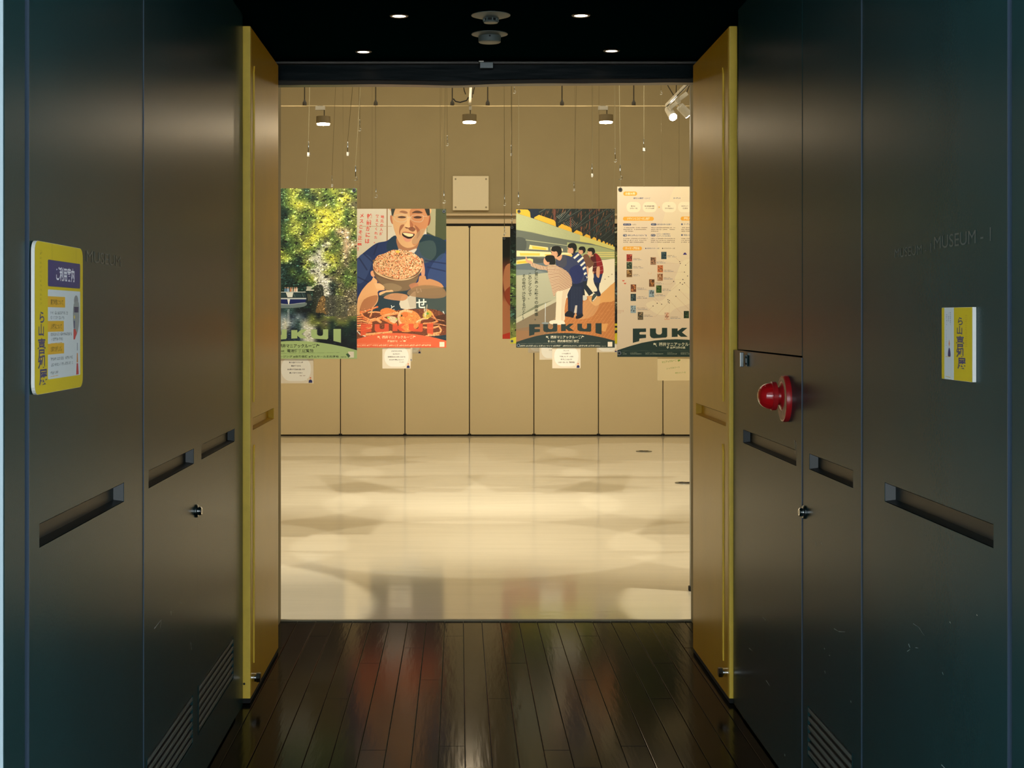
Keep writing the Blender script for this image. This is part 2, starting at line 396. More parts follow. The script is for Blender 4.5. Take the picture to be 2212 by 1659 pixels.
for (px, py, dx, dy, wd) in ((1803, 1358, 10, 6, .0004), (1813, 1364, 14, 1, .0005), (1782, 1400, 1, 3, .001), (1793, 1415, 1, 2, .001), (1783, 1449, 1, 6, .001), (1839, 1514, 1, 4, .001), (1790, 1645, 1, 4, .002), (1763, 1172, 1, 9, .0012), (1776, 1172, 1, 7, .001)):
    a = wr(px, py); b = wr(px+dx, py+dy); sl.append((a[0], a[1], b[0]-a[0], b[1]-a[1], wd))
scratch(XR-.0015, -1, d5, sl)
sl = []
for (px, py, dx, dy, wd) in ((1650, 1334, 6, 6, .0012), (1657, 1470, 8, 12, .0006), (1697, 1629, 1, 5, .002), (1719, 951, 1, 30, .003), (1722, 955, 1, 40, .002), (1620, 1400, 7, 6, .0004)):
    a = wr(px, py); b = wr(px+dx, py+dy); sl.append((a[0], a[1], b[0]-a[0], b[1]-a[1], wd))
scratch(XR-.003, -1, d6, sl)

# ------------------------------------------------------------------ yellow leaves
def yellow(sgn, px_face, xn, xf_, label, cat_label):
    # sgn +1: left leaf, looking towards +x;  xn / xf_: face x at near and far end
    xb = xn-sgn*.031
    y0, y1 = 5.77, 6.66; z0, z1 = .02, 2.637
    if sgn > 0: ph = (5.835, 6.50, 1.06, 1.108); ey = 5.85
    else: ph = (5.84, 6.58, 1.075, 1.125); ey = 5.885
    o = thing('door_leaf', label, 'door', (xn-sgn*.015, 6.2, 0))
    f = plate(xn, sgn, y0, y1, z0, z1, [ph], .03).obj('face_sheet', 'yellow_face', o)
    p = pull(xn, sgn, ph, 'yellow_face', o)
    MB().box(min(xb, xb+sgn*.002), max(xb, xb+sgn*.002), y0, y1, z0, z1).obj('back_sheet', 'yellow_face', o)
    # rounded near edge
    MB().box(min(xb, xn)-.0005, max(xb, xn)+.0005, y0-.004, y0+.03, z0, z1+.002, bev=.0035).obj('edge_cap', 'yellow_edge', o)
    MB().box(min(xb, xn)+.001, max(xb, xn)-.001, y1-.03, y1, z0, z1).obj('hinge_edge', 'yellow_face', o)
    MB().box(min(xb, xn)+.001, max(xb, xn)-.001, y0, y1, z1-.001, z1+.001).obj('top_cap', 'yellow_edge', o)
    MB().box(min(xb, xn)+.001, max(xb, xn)-.001, y0-.003, y1, .002, z0).obj('bottom_seal', 'black_rubber', o)
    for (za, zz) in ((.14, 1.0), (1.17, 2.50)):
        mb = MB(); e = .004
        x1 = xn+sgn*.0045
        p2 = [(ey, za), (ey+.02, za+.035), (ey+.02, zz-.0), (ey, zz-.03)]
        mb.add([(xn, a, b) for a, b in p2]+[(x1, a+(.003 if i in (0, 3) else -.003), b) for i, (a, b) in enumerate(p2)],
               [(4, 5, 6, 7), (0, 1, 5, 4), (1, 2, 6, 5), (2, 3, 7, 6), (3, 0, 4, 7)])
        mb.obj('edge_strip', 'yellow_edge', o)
    zb = .088 if sgn > 0 else .108
    bo = (xn, 5.83, zb)
    bl = MB().lathe([(.017, 0), (.017, .016)], bo, d=(sgn, 0, 0)).obj('stop_stud', 'chrome', o)
    MB().lathe([(.017, .016), (.02, .017), (.02, .03), (.018, .032)], bo, d=(sgn, 0, 0), n=6, sm=False).obj('hex_head', 'steel', bl)
    MB().lathe([(.0045, 0), (.0045, .002)], ((xb+xn)/2-sgn*.008, y0-.0055, .078 if sgn > 0 else .098), 'y', n=16).obj('pin_hole', 'black', o)
    return o
yellow(1, 0, -.8135, 0, 'open yellow door leaf on the left side of the doorway', '')
yellow(-1, 0, 1.0515, 0, 'open yellow door leaf on the right side of the doorway', '')

# ------------------------------------------------------------------ red alarm lamp
t = thing('alarm_lamp', 'red domed alarm lamp on the hose cabinet door', 'alarm lamp', (XR, 4.80, 1.24))
c = (XR-.003, 4.80, 1.2405); d = (-1, 0, 0)
MB().lathe([(.076, 0), (.0765, .010), (.074, .016), (.072, .017)], c, d=d, n=48).obj('base_disc', 'red_paint', t)
MB().lathe([(.070, .0168), (.066, .0185), (.05, .0185)], c, d=d, n=48).obj('gasket', 'cream_gasket', t)
c2 = (XR-.002, 4.80, 1.249)
MB().lathe([(.05, .017), (.044, .022), (.03, .026), (.028, .034), (.036, .038)], c2, d=d, n=40).obj('neck', 'red_paint', t)
MB().lathe([(.040, .036), (.0465, .038), (.047, .052), (.0445, .054)], c2, d=d, n=40).obj('collar', 'red_paint', t)
mb = MB(); pr = []
for i in range(15):
    a = i/14*PI/2; pr.append((max(.0005, .043*math.cos(a)**.85), .053+.043*math.sin(a)))
mb.lathe(pr, c2, d=d, n=40); ln = mb.obj('lens_dome', 'red_lens', t)
for i in range(10):
    a = 2*PI*i/10
    MB().tube([Vector(c2)+Vector((-(.054+.041*math.sin(b)), .0432*math.cos(b)**.85*math.cos(a), .0432*math.cos(b)**.85*math.sin(a))) for b in [j*.13 for j in range(11)]], .0007, 5).obj('rib', 'red_lens', ln)

# ------------------------------------------------------------------ ceiling fittings in the passage
def downlight(px, py, label):
    D = (CZ-H)*F/(HY-py); x = (px-CX)*D/F
    t = thing('downlight', label, 'ceiling light', (x, D, CZ))
    # ring flush with the ceiling, lit disc slightly recessed inside the ring body
    mb = MB().lathe([(.026, -.0005), (.0265, -.003), (.034, -.003), (.037, -.0005)], (x, D, CZ), n=40)
    mb.f = mb.f[:-2]; mb.mi = mb.mi[:-2]; mb.sm = mb.sm[:-2]
    mb.obj('trim_ring', 'down_trim', t)
    MB().lathe([(.026, -.0015), (.026, -.0005)], (x, D, CZ), n=32).obj('lit_disc', 'down_glow', t)
    light('downlight_lamp', 'SPOT', (x, D, CZ-.01), 1.2, (1, .82, .6), spot_size=1.5, spot_blend=.6, shadow_soft_size=.02)
downlight(862, 34, 'near left recessed downlight in the dark ceiling')
downlight(1255, 33, 'near right recessed downlight in the dark ceiling')
downlight(785, 111.5, 'far left recessed downlight in the dark ceiling')
downlight(1321, 109.5, 'far right recessed downlight in the dark ceiling')
x, D = .123, 5.76
t = thing('smoke_detector', 'smoke detector with slotted cage, nearer one on the dark ceiling', 'detector', (x, D, CZ))
MB().lathe([(.076, 0.0000), (.076, -0.0024), (.055, -0.0084), (.034, -0.0132)], (x, D, CZ), n=40).obj('base', 'detector', t)
MB().lathe([(.022, -0.0120), (.022, -0.0270)], (x, D, CZ), n=24).obj('chamber', 'black', t)
for k in range(8):
    a = 2*PI*k/8+.2
    MB().box(-.0022, .0022, .0235, .031, -0.0258, -0.0120, mtx=Matrix.Translation((x, D, CZ))@Matrix.Rotation(a, 4, 'Z')).obj('cage_rib', 'detector', t)
MB().lathe([(.032, -0.0120), (.034, -0.0132), (.032, -0.0150)], (x, D, CZ), n=32).obj('upper_ring', 'detector', t)
MB().lathe([(.0275, -0.0240), (.029, -0.0264), (.027, -0.0306), (.02, -0.0318)], (x, D, CZ), n=32).obj('cap', 'detector', t)
x, D = .126, 6.14
t = thing('smoke_detector', 'smoke detector with a deep round body, farther one on the dark ceiling', 'detector', (x, D, CZ))
MB().lathe([(.075, 0.0000), (.075, -0.0030), (.06, -0.0076), (.046, -0.0106)], (x, D, CZ), n=40).obj('base', 'detector', t)
MB().lathe([(.047, -0.0091), (.046, -0.0342), (.043, -0.0365), (.03, -0.0380)], (x, D, CZ), n=40).obj('body', 'detector', t)
MB().lathe([(.004, 0), (.003, .003)], (x, D-.047, CZ-.016), d=(0, -1, 0), n=10).obj('indicator', 'black', t)

# ------------------------------------------------------------------ gallery rails, rods, lamps
LZ = gz(229, 16.0)
rail = MB().box(-5.8, 6.8, 15.985, 16.015, LZ-.002, LZ+.004, bev=.001).obj('picture_rail', 'gallery_panel', label='thin pale hanging rail across the gallery in front of the end wall', category='rail')
def rod(px, i, top=GC):
    x = gx(px, 16.0)
    t = thing('suspension_rod', '%s dark suspension rod from the left above the thin pale rail' % ('first', 'second', 'third', 'fourth', 'fifth', 'sixth')[i], 'rod', (x, 16.0, LZ), 'rods carrying the pale rail')
    MB().tube([(x, 16, LZ+.05), (x, 16, top)], .0065, 8).obj('rod', 'rod_dark', t)
    MB().lathe([(.022, .008), (.022, .035), (.012, .055), (.007, .07)], (x, 16, LZ), n=12).obj('clamp', 'rod_dark', t)
for i, px in enumerate((658, 811.5, 977, 1053.5, 1214, 1369)): rod(px, i)
def can_lamp(px, label, dx, centre=False):
    x = gx(px, 16.0); zt_, zb_ = gz(251 if dx < 0 else 247.5, 16), gz(267 if dx < 0 else 263, 16)
    if centre: zt_, zb_ = gz(247, 16), gz(263, 16)
    t = thing('gallery_lamp', label, 'lamp', (x, 16, zt_))
    MB().lathe([(.03, 0), (.077, -.004), (.078, -(zt_-zb_))], (x, 16, zt_), n=32).obj('lamp_can', 'lamp_can', t)
    MB().lathe([(.068, -.014), (.07, -.002), (.066, .001)], (x, 16, zb_), n=32).obj('lit_lens', 'lamp_glow', t)
    MB().tube([(x+.01, 16, zt_-.002), (x+.01, 16, LZ-.03)], .005, 8).obj('stem', 'rod_dark', t)
    xa = x-.035 if not centre else x+.01
    MB().box(xa-.05 if not centre else xa-.015, xa+.055 if not centre else xa+.015, 15.98, 16.02, LZ-.045, LZ-.002, bev=.003).obj('adaptor', 'white_lamp', t)
    MB().box(xa-.03 if not centre else xa-.012, xa+.03 if not centre else xa+.012, 15.985, 16.015, LZ-.004, LZ+.002).obj('contact_bar', 'black', t)
    light('gallery_lamp_light', 'POINT', (x, 16, zb_-.09), 8, (1, .78, .5), shadow_soft_size=.05)
can_lamp(698.5, 'round can lamp hanging left from the thin pale rail', -1)
can_lamp(1014, 'round can lamp hanging at the middle under the long rail', 1, True)
can_lamp(1309, 'round can lamp hanging right from the thin pale rail', 1)
xr = .115
t = thing('lighting_track', 'central lighting track running away above the middle lamp', 'track', (xr, 13, LZ+.02))
MB().box(xr-.014, xr+.014, 9, 16, LZ+.012, LZ+.04, bev=.002).obj('rail', 'white_lamp', t)
for yy in (14.2, 15.6):
    MB().tube([(xr+.02, yy, LZ+.03), (xr+.02, yy, GC)], .006, 6).obj('hanger', 'rod_dark', t)
p = [P(979, 213, 15.9), P(984, 219, 15.9), P(994, 221, 15.9), P(1008, 217, 15.9), P(1012, 210, 15.9)]
MB().tube(p, .007, 8).obj('cable', 'black', t)
MB().tube([P(1001, 184, 14.6), P(1003, 196, 14.6), P(1006, 204, 14.6)], .006, 6).obj('cable', 'rod_dark', t)
MB().tube([P(1026, 184, 14.6), P(1023, 196, 14.6), P(1022, 204, 14.6)], .006, 6).obj('cable', 'rod_dark', t)
xs = 2.24; ZS = 3.80
t = thing('lighting_track', 'right hand lighting track running away above the two bright spotlights', 'track', (xs, 13, ZS))
MB().box(xs-.016, xs+.016, 9, 16, ZS-.012, ZS+.016, bev=.002).obj('rail', 'white_lamp', t)
MB().box(xs-.006, xs+.006, 9, 16, ZS-.0135, ZS-.011).obj('contact_slot', 'black', t)
for a, b in (((1442, 184), (1458, 211)), ((1461, 184), (1460, 211)), ((1489, 184), (1483, 200))):
    MB().tube([P(*a, 15.4), P(*b, 15.4)], .006, 6).obj('hanger', 'rod_dark', t)
# spotlight with a visible white cylinder pointing to the right
def cylinder_between(a, b, r0, r1, name, m, par, n=28, cap=None):
    d = Vector(b)-Vector(a); L = d.length
    return MB().lathe([(r0*.9, 0), (r0, .004), (r1, L)], a, d=d, n=n).obj(name, m, par)
D = 15.3
a, b = P(1468, 229, D), P(1487, 248, D+.03)
t = thing('track_spotlight', 'white cylinder spotlight tilted right under the right hand track', 'spotlight', a)
cylinder_between(a, b, .042, .045, 'housing', 'white_lamp', t)
dd = (b-a).normalized()
MB().lathe([(.043, 0), (.043, .004)], b, d=dd, n=28).obj('lens', 'spot_glow', t)
MB().tube([P(1467, 222, D), (a+b)/2-dd*.05], .008, 8).obj('bracket', 'white_lamp', t)
c0 = P(1472, 211, D)
MB().box(-.075, .075, -.02, .02, -.022, .022, bev=.006, mtx=Matrix.Translation(c0)@Matrix.Rotation(-.65, 4, 'Y')).obj('driver_box', 'white_lamp', t)
D = 15.9
b = P(1454, 253, D); a = b+Vector((-.03, .16, .11))
t = thing('track_spotlight', 'dazzling round spotlight facing the doorway under the right hand track', 'spotlight', b)
cylinder_between(a, b, .04, .044, 'housing', 'white_lamp', t)
dd = (b-a).normalized()
MB().lathe([(.041, 0), (.041, .004)], b, d=dd, n=28).obj('lens', 'spot_glow', t)
MB().tube([P(1456, 225, D), (a+b)/2], .008, 8).obj('bracket', 'white_lamp', t)
MB().box(-.07, .07, -.02, .02, -.02, .02, bev=.006, mtx=Matrix.Translation(P(1457, 226, D))@Matrix.Rotation(-.65, 4, 'Y')).obj('driver_box', 'white_lamp', t)

# floor sockets
for (px, py, r, lb) in ((1391, 976, .09, 'flat round metal floor socket nearer the far wall panels'), (1478, 1044.5, .085, 'flat round metal floor socket beside the partition edge')):
    D = H*F/(py-HY); x = gx(px, D)
    t = thing('floor_socket', lb, 'floor socket', (x, D, .004))
    MB().lathe([(r, 0), (r, .004), (r*.8, .006)], (x, D, .004), n=32).obj('ring', 'steel', t)
    MB().lathe([(r*.62, .005), (r*.6, .008)], (x, D, .004), n=32).obj('lid', 'black', t)
    MB().box(x-.012, x+.03, D-.01, D+.01, .012, .016, bev=.002).obj('lid_catch', 'chrome', t)
# ------------------------------------------------------------------ flat prints, painted procedurally into generated images
rng = np.random.default_rng(3)
def hexc(c): return np.array(c, dtype=np.float32)/255
T1 = (590, 400, 8.295); T2 = (590, 600, 6.911); T3 = (765, 445, 8.507); T4 = (765, 620, 8.732)
T5 = (1080, 445, 8.674); T6 = (1080, 600, 7.898); T7 = (1320, 395, 7.717); T8 = (1320, 600, 7.211)
def tr(t, pts): return [(t[0]+x/t[2], t[1]+y/t[2]) for x, y in pts]
def smooth(p, n=6):
    out = []; N = len(p)
    for i in range(N):
        a, b, c, d = (np.array(p[(i+k-1) % N], float) for k in range(4))
        for j in range(n):
            u = j/n; out.append(tuple(.5*((2*b)+(c-a)*u+(2*a-5*b+4*c-d)*u*u+(3*b-a-3*c+d)*u**3)))
    return out
GLY = {}
def glyph(ch, bold):
    k = (ch, bold)
    if k not in GLY:
        me = text_mesh(ch, 1, offset=.022 if bold else .004); me.calc_loop_triangles()
        co = [(v.co.x, v.co.y) for v in me.vertices]
        GLY[k] = (np.array([[co[i] for i in t_.vertices] for t_ in me.loop_triangles], float).reshape(-1, 3, 2), max([c_[0] for c_ in co], default=.3))
        bpy.data.meshes.remove(me)
    return GLY[k]
class Canvas:
    def __init__(s, x0, y0, x1, y1, k, bg):
        s.x0, s.y0, s.k = x0, y0, k; s.w = int(round((x1-x0)*k)); s.h = int(round((y1-y0)*k))
        s.a = np.empty((s.h, s.w, 3), np.float32); s.a[:] = hexc(bg)
    def px(s, pts): return [((x-s.x0)*s.k, (y-s.y0)*s.k) for x, y in pts]
    def mask(s, pts):
        p = s.px(pts); xs = [q[0] for q in p]; ys = [q[1] for q in p]
        a, b = max(0, int(min(xs))-1), min(s.w, int(max(xs))+2); c, d = max(0, int(min(ys))-1), min(s.h, int(max(ys))+2)
        if a >= b or c >= d: return None
        X = np.arange(a, b)[None, :]+.5; Y = np.arange(c, d)[:, None]+.5; m = np.zeros((d-c, b-a), bool)
        for (xa, ya), (xb, yb) in zip(p, p[1:]+p[:1]):
            if ya == yb: continue
            m ^= ((ya > Y) != (yb > Y)) & (X < (xb-xa)*(Y-ya)/(yb-ya)+xa)
        return a, b, c, d, m
    def poly(s, pts, c, al=1, sm=0, t=None, noise=0, c2=None):
        if t: pts = tr(t, pts)
        if sm: pts = smooth(pts, sm)
        r = s.mask(pts)
        if r is None: return
        a, b, c0, d, m = r; reg = s.a[c0:d, a:b]; col = hexc(c)*np.ones_like(reg)
        if c2 is not None:
            u = np.linspace(0, 1, d-c0)[:, None, None].astype(np.float32); col = col*(1-u)+hexc(c2)*u
        if noise: col = np.clip(col*(1+noise*rng.standard_normal((d-c0, b-a, 1)).astype(np.float32)), 0, 1)
        reg[m] = reg[m]*(1-al)+col[m]*al
    def ell(s, x, y, rx, ry, c, al=1, rot=0, t=None, soft=0):
        if t: (x, y), rx, ry = tr(t, [(x, y)])[0], rx/t[2], ry/t[2]
        if soft:
            cx, cy = s.px([(x, y)])[0]; rx *= s.k; ry *= s.k
            a, b = max(0, int(cx-rx*1.5)), min(s.w, int(cx+rx*1.5)+1); c0, d = max(0, int(cy-ry*1.5)), min(s.h, int(cy+ry*1.5)+1)
            if a >= b or c0 >= d: return
            X = np.arange(a, b)[None, :]; Y = np.arange(c0, d)[:, None]
            r = np.sqrt(((X-cx)/rx)**2+((Y-cy)/ry)**2); m = np.clip((1.25-r)/.6, 0, 1)[..., None]*al
            s.a[c0:d, a:b] = s.a[c0:d, a:b]*(1-m)+hexc(c)*m; return
        s.poly([(x+rx*math.cos(q)*math.cos(rot)-ry*math.sin(q)*math.sin(rot), y+rx*math.cos(q)*math.sin(rot)+ry*math.sin(q)*math.cos(rot)) for q in [2*PI*i/20 for i in range(20)]], c, al)
    def line(s, pts, wd, c, al=1, t=None):
        if t: pts = tr(t, pts); wd = wd/t[2]
        for (xa, ya), (xb, yb) in zip(pts, pts[1:]):
            L = math.hypot(xb-xa, yb-ya) or 1; nx, ny = -(yb-ya)/L*wd/2, (xb-xa)/L*wd/2
            s.poly([(xa+nx, ya+ny), (xb+nx, yb+ny), (xb-nx, yb-ny), (xa-nx, ya-ny)], c, al)
    def rrect(s, x0, y0, x1, y1, r, c, al=1, t=None):
        if t: (x0, y0), (x1, y1) = tr(t, [(x0, y0), (x1, y1)]); r = r/t[2]
        p = []
        for cx, cy, a0 in ((x1-r, y0+r, -PI/2), (x1-r, y1-r, 0), (x0+r, y1-r, PI/2), (x0+r, y0+r, PI)):
            p += [(cx+r*math.cos(a0+k*PI/12), cy+r*math.sin(a0+k*PI/12)) for k in range(7)]
        s.poly(p, c, al)
    def grid(s, rows, pal, x0, y0, dx, dy, t=None):
        # coarse colour map, bilinearly blended; x0,y0 = centre of first cell
        if t: (x0, y0), dx, dy = tr(t, [(x0, y0)])[0], dx/t[2], dy/t[2]
        g = np.array([[pal[ch] for ch in r] for r in rows], np.float32)/255
        X = np.clip(((np.arange(s.w)+.5)/s.k+s.x0-x0)/dx, 0, g.shape[1]-1.001); Y = np.clip(((np.arange(s.h)+.5)/s.k+s.y0-y0)/dy, 0, g.shape[0]-1.001)
        xi = X.astype(int); yi = Y.astype(int); u = (X-xi)[None, :, None]; v = (Y-yi)[:, None, None]
        s.a[:] = (g[yi][:, xi]*(1-u)+g[yi][:, xi+1]*u)*(1-v)+(g[yi+1][:, xi]*(1-u)+g[yi+1][:, xi+1]*u)*v
    def dabs(s, n, box, r, jit, t=None, asp=.5, flat=False):
        x0, y0, x1, y1 = box
        if t: (x0, y0), (x1, y1) = tr(t, [(x0, y0), (x1, y1)]); r = r/t[2]
        xs = rng.uniform(x0, x1, n); ys = rng.uniform(y0, y1, n); rr = rng.uniform(.5, 1.3, n)*r; an = rng.uniform(-.9, .5, n); br = rng.normal(0, jit, n)
        if flat: an *= .05
        src = s.a.copy()
        for i in range(n):
            px_, py_ = int((xs[i]-s.x0)*s.k), int((ys[i]-s.y0)*s.k)
            if 0 <= px_ < s.w and 0 <= py_ < s.h:
                c = np.clip(src[py_, px_]*(1+br[i])+max(0, br[i])*.12, 0, 1)*255
                q = rr[i]; ca, sa = math.cos(an[i]), math.sin(an[i])
                s.poly([(xs[i]+q*ca, ys[i]+q*sa), (xs[i]-q*asp*sa, ys[i]+q*asp*ca), (xs[i]-q*ca, ys[i]-q*sa), (xs[i]+q*asp*sa, ys[i]-q*asp*ca)], c)
    def glyph(s, ch, x, y, size, c, bold=False, rot=0, sx=1, al=1):
        tris, adv = glyph(ch, bold); ca, sa = math.cos(rot), math.sin(rot)
        for t_ in tris:
            s.poly([(x+(px_*sx*size)*ca+py_*size*sa, y+(px_*sx*size)*sa-py_*size*ca) for px_, py_ in t_], c, al)
        return adv
    def text(s, st, x, y, size, c, w=None, bold=False, t=None, vert=False, rot=0, step=None, al=1, dx=0, vsx=1):
        """x,y: left end of the baseline (vert: left of the first cell's top); w fits the whole line"""
        if t: (x, y), size = tr(t, [(x, y)])[0], size/t[2]; w = w/t[2] if w else w; step = step/t[2] if step else step; dx = dx/t[2]
        if vert:
            step = step or size*1.05
            for i, ch in enumerate(st):
                s.glyph(ch, x+dx*i, y+step*i+size*.86, size, c, bold, rot, vsx, al=al)
            return
        cells = [(1.0 if ord(ch) > 0x2000 else (.3 if ch in " .:|'" else .58)) for ch in st]
        tot = sum(cells); sx = 1
        if w: sx = w/(tot*size)
        cx = x
        for ch, cw in zip(st, cells):
            if ch != ' ': s.glyph(ch, cx, y+(cx-x)*math.tan(rot), size, c, bold, rot, min(sx, 1.3), al)
            cx += cw*size*sx
    def marks(s, x, y, w, h, c, t=None, al=.8):
        # unreadable small print: broken strokes
        if t: (x, y), w, h = tr(t, [(x, y)])[0], w/t[2], h/t[2]
        cx = x
        while cx < x+w:
            q = h*rng.uniform(.5, .95)
            if rng.random() < .86:
                for k in range(3):
                    yy = y+h*rng.uniform(0, .8); s.poly([(cx, yy), (cx+q*.85, yy), (cx+q*.85, yy+h*.17), (cx, yy+h*.17)], c, al)
                xx = cx+q*rng.uniform(.1, .7); s.poly([(xx, y), (xx+h*.16, y), (xx+h*.16, y+h), (xx, y+h)], c, al)
            cx += q
    def blur(s, box=None, n=1):
        if box is None: sl_ = (slice(None), slice(None))
        else:
            (a, c0), (b, d) = s.px([(box[0], box[1]), (box[2], box[3])]); sl_ = (slice(max(0, int(c0)), int(d)), slice(max(0, int(a)), int(b)))
        for _ in range(n):
            q = s.a[sl_]; p = np.pad(q, ((1, 1), (1, 1), (0, 0)), 'edge')
            s.a[sl_] = (p[1:-1, :-2]+p[1:-1, 2:]+p[:-2, 1:-1]+p[2:, 1:-1]+2*p[1:-1, 1:-1])/6
    def material(s, name, rough=.45):
        img = bpy.data.images.new(name, s.w, s.h); px_ = np.ones((s.h, s.w, 4), np.float32); px_[..., :3] = np.clip(s.a[::-1], 0, 1)
        img.pixels.foreach_set(px_.ravel()); img.update(); img.pack()
        m = bpy.data.materials.new(name); m.use_nodes = True; nt = m.node_tree; b = nt.nodes['Principled BSDF']
        ti = nt.nodes.new('ShaderNodeTexImage'); ti.image = img; nt.links.new(ti.outputs['Color'], b.inputs['Base Color'])
        b.inputs['Roughness'].default_value = rough; b.inputs['Specular IOR Level'].default_value = .3
        return m

# ---- shared poster footer: big place name, arch, series title (poster 3 coordinates)
LET = [
 [(497, 785), (682, 783), (682, 832), (605, 834), (590, 842), (590, 862), (600, 868), (682, 868), (682, 915), (590, 925), (585, 962), (497, 985)],
 [(737, 783), (820, 783), (820, 840), (832, 862), (860, 870), (890, 866), (905, 845), (905, 775), (978, 775), (978, 895), (962, 910), (790, 922), (755, 912), (737, 885)],
 [(1042, 783), (1125, 783), (1125, 820), (1185, 775), (1262, 775), (1185, 838), (1265, 900), (1170, 900), (1125, 862), (1125, 900), (1042, 903)],
 [(1320, 775), (1400, 775), (1400, 838), (1412, 856), (1445, 866), (1475, 860), (1485, 840), (1485, 772), (1557, 772), (1557, 898), (1540, 915), (1370, 905), (1335, 893), (1320, 870)],
 [(1630, 768), (1735, 768), (1735, 960), (1630, 935)]]
def footer(C, ox, oy, k, col, tcol, place, sub, tags, peak=935, letters=None, lal=1, tagcol=None):
    # maps poster-3 px (1328,750) to (ox,oy) with scale k
    mp = lambda pts: [(ox+(x-1328)*k, oy+(y-750)*k) for x, y in tr(T6, pts)]
    for L in LET: C.poly(mp(L), letters or col, lal)
    C.poly(mp([(150, 1150), (278, 1088), (450, 1032), (620, 985), (800, 952), (960, 938), (1110, 934), (1260, 940), (1430, 956), (1600, 982), (1780, 1018), (1960, 1066), (2100, 1110), (2100, 1260), (150, 1260)]), col)
    def T(st, x, y, size, w, bold=False, al=1):
        (a, b), = mp([(x, y)]); C.text(st, a, b, size/T6[2]*k, tcol, w=w/T6[2]*k, bold=bold, al=al)
    T('福井マニアックルーズ', 862, 1026, 56, 520, True)
    # little animals and flags beside the title
    for pts in ([(785, 990), (800, 985), (815, 995), (825, 985), (820, 1010), (835, 1035), (828, 1037), (812, 1012), (795, 1010), (790, 1020), (786, 1005)],
                [(1385, 1025), (1400, 975), (1410, 985), (1435, 990), (1432, 1002), (1410, 1000), (1402, 998), (1392, 1025)]):
        C.poly(mp(pts), tcol)
    if place:
        C.ell(*mp([(833, 1072)])[0], 13/T6[2]*k, 15/T6[2]*k, tcol); C.poly(mp([(822, 1078), (845, 1078), (833, 1098)]), tcol); C.ell(*mp([(833, 1070)])[0], 6/T6[2]*k, 6/T6[2]*k, col)
        T(place, 862, 1090, 30, 88); T(sub, 980, 1090, 46, 372, True)
        a, b = mp([(335, 1116), (1715, 1099)]); C.line([a, b], .35*k, tcol, .6)
        T(tags, 340, 1166, 32, 1365, True, .9); T('©福井県', 1730, 1166, 18, 80, al=.7)
        q = mp([(1838, 1085), (1917, 1168)]); C.poly([q[0], (q[1][0], q[0][1]), q[1], (q[0][0], q[1][1])], (225, 215, 195))

# ---- poster A: cruise boat between wooded cliffs
PAL = dict(d=(22, 44, 38), g=(74, 98, 48), l=(160, 172, 70), y=(205, 203, 70), o=(108, 118, 58), r=(198, 172, 138), w=(205, 206, 186), b=(98, 92, 70), t=(46, 72, 72), n=(30, 44, 60), s=(120, 140, 150), k=(14, 22, 26))
A = Canvas(511, 407, 771, 775, 4, (40, 60, 45))
rows = ["dglodoogloog", "dglggdogglyo", "dglylogoglob", "ddgoglyylygo", "ddlggglyylgo", "dgolgoyyylgo", "dgloglyygrro", "dggooylogorg", "ddggylgwogrr", "lggoggwlgorg", "llgdowwlyobo", "ddddlgwwlobg", "tdgdgwwlgbgo", "tddgglwwbogg", "dddddgwwdbgo", "ddddddwwkobb"]
rows = [r[0]+('dgdgdd'[i % 6])+('gdodg'[i % 5])+'dg'+('do'[i % 2])+r for i, r in enumerate(rows)]
A.grid(rows, PAL, 110-120*6, 110, 120, 120, T1)
A.dabs(900, (511, 407, 771, 680), 5.5, .38, asp=.5)
A.dabs(5200, (511, 407, 771, 680), 2.4, .5, asp=.5)
A.dabs(3200, (511, 407, 771, 680), 1.3, .6, asp=.55)
for _ in range(26):
    x = rng.uniform(640, 768); y = rng.uniform(470, 640); A.line([(x, y), (x+rng.uniform(4, 18), y+rng.uniform(6, 24))], .35, (190, 185, 150), .6)
# rock and dark cliff on the right, above water
A.poly([(600, 180), (640, 110), (740, 120), (760, 260), (830, 300), (840, 560), (560, 500), (590, 380)], (30, 36, 28), .85, 5, T2)
A.poly([(640, 520), (650, 440), (700, 300), (770, 280), (800, 440), (830, 540), (720, 530)], (150, 112, 60), .7, 4, T2)
A.poly([(800, 540), (790, 300), (950, 260), (1100, 330), (1120, 560)], (84, 84, 70), .75, 4, T2)
A.poly([(1110, 560), (1130, 430), (1246, 420), (1246, 590), (1140, 575)], (150, 130, 92), .7, 3, T2)
A.dabs(900, (590, 100, 1246, 580), 12, .5, T2)
# water
wat = Canvas(511, 407, 771, 775, 4, (0, 0, 0))
wrows = ["nnnnknttkkkkkkkkk", "nnkntssnsnokoobbo", "nntnsswstwoobdood", "nnsnsswntwwkodkdd", "nntnnsnnnwwkkdkdk", "knnnnnnnnwwkkkkkd", "kkknnkkkkswkkkkkk"]
wat.grid(wrows, PAL, -420, 500, 100, 85, T2)
wat.dabs(1600, (511, 660, 771, 775), 3.0, .4, asp=.22, flat=True)
y0 = int((676-407)*4)
X = np.arange(A.w)/4+511
shore = np.where(X < 672, 666, np.where(X < 700, 676, 683)); shore = shore+np.sin(X*1.1)*.7
for i in range(A.w):
    j = int((shore[i]-407)*4); A.a[j:, i] = wat.a[j:, i]
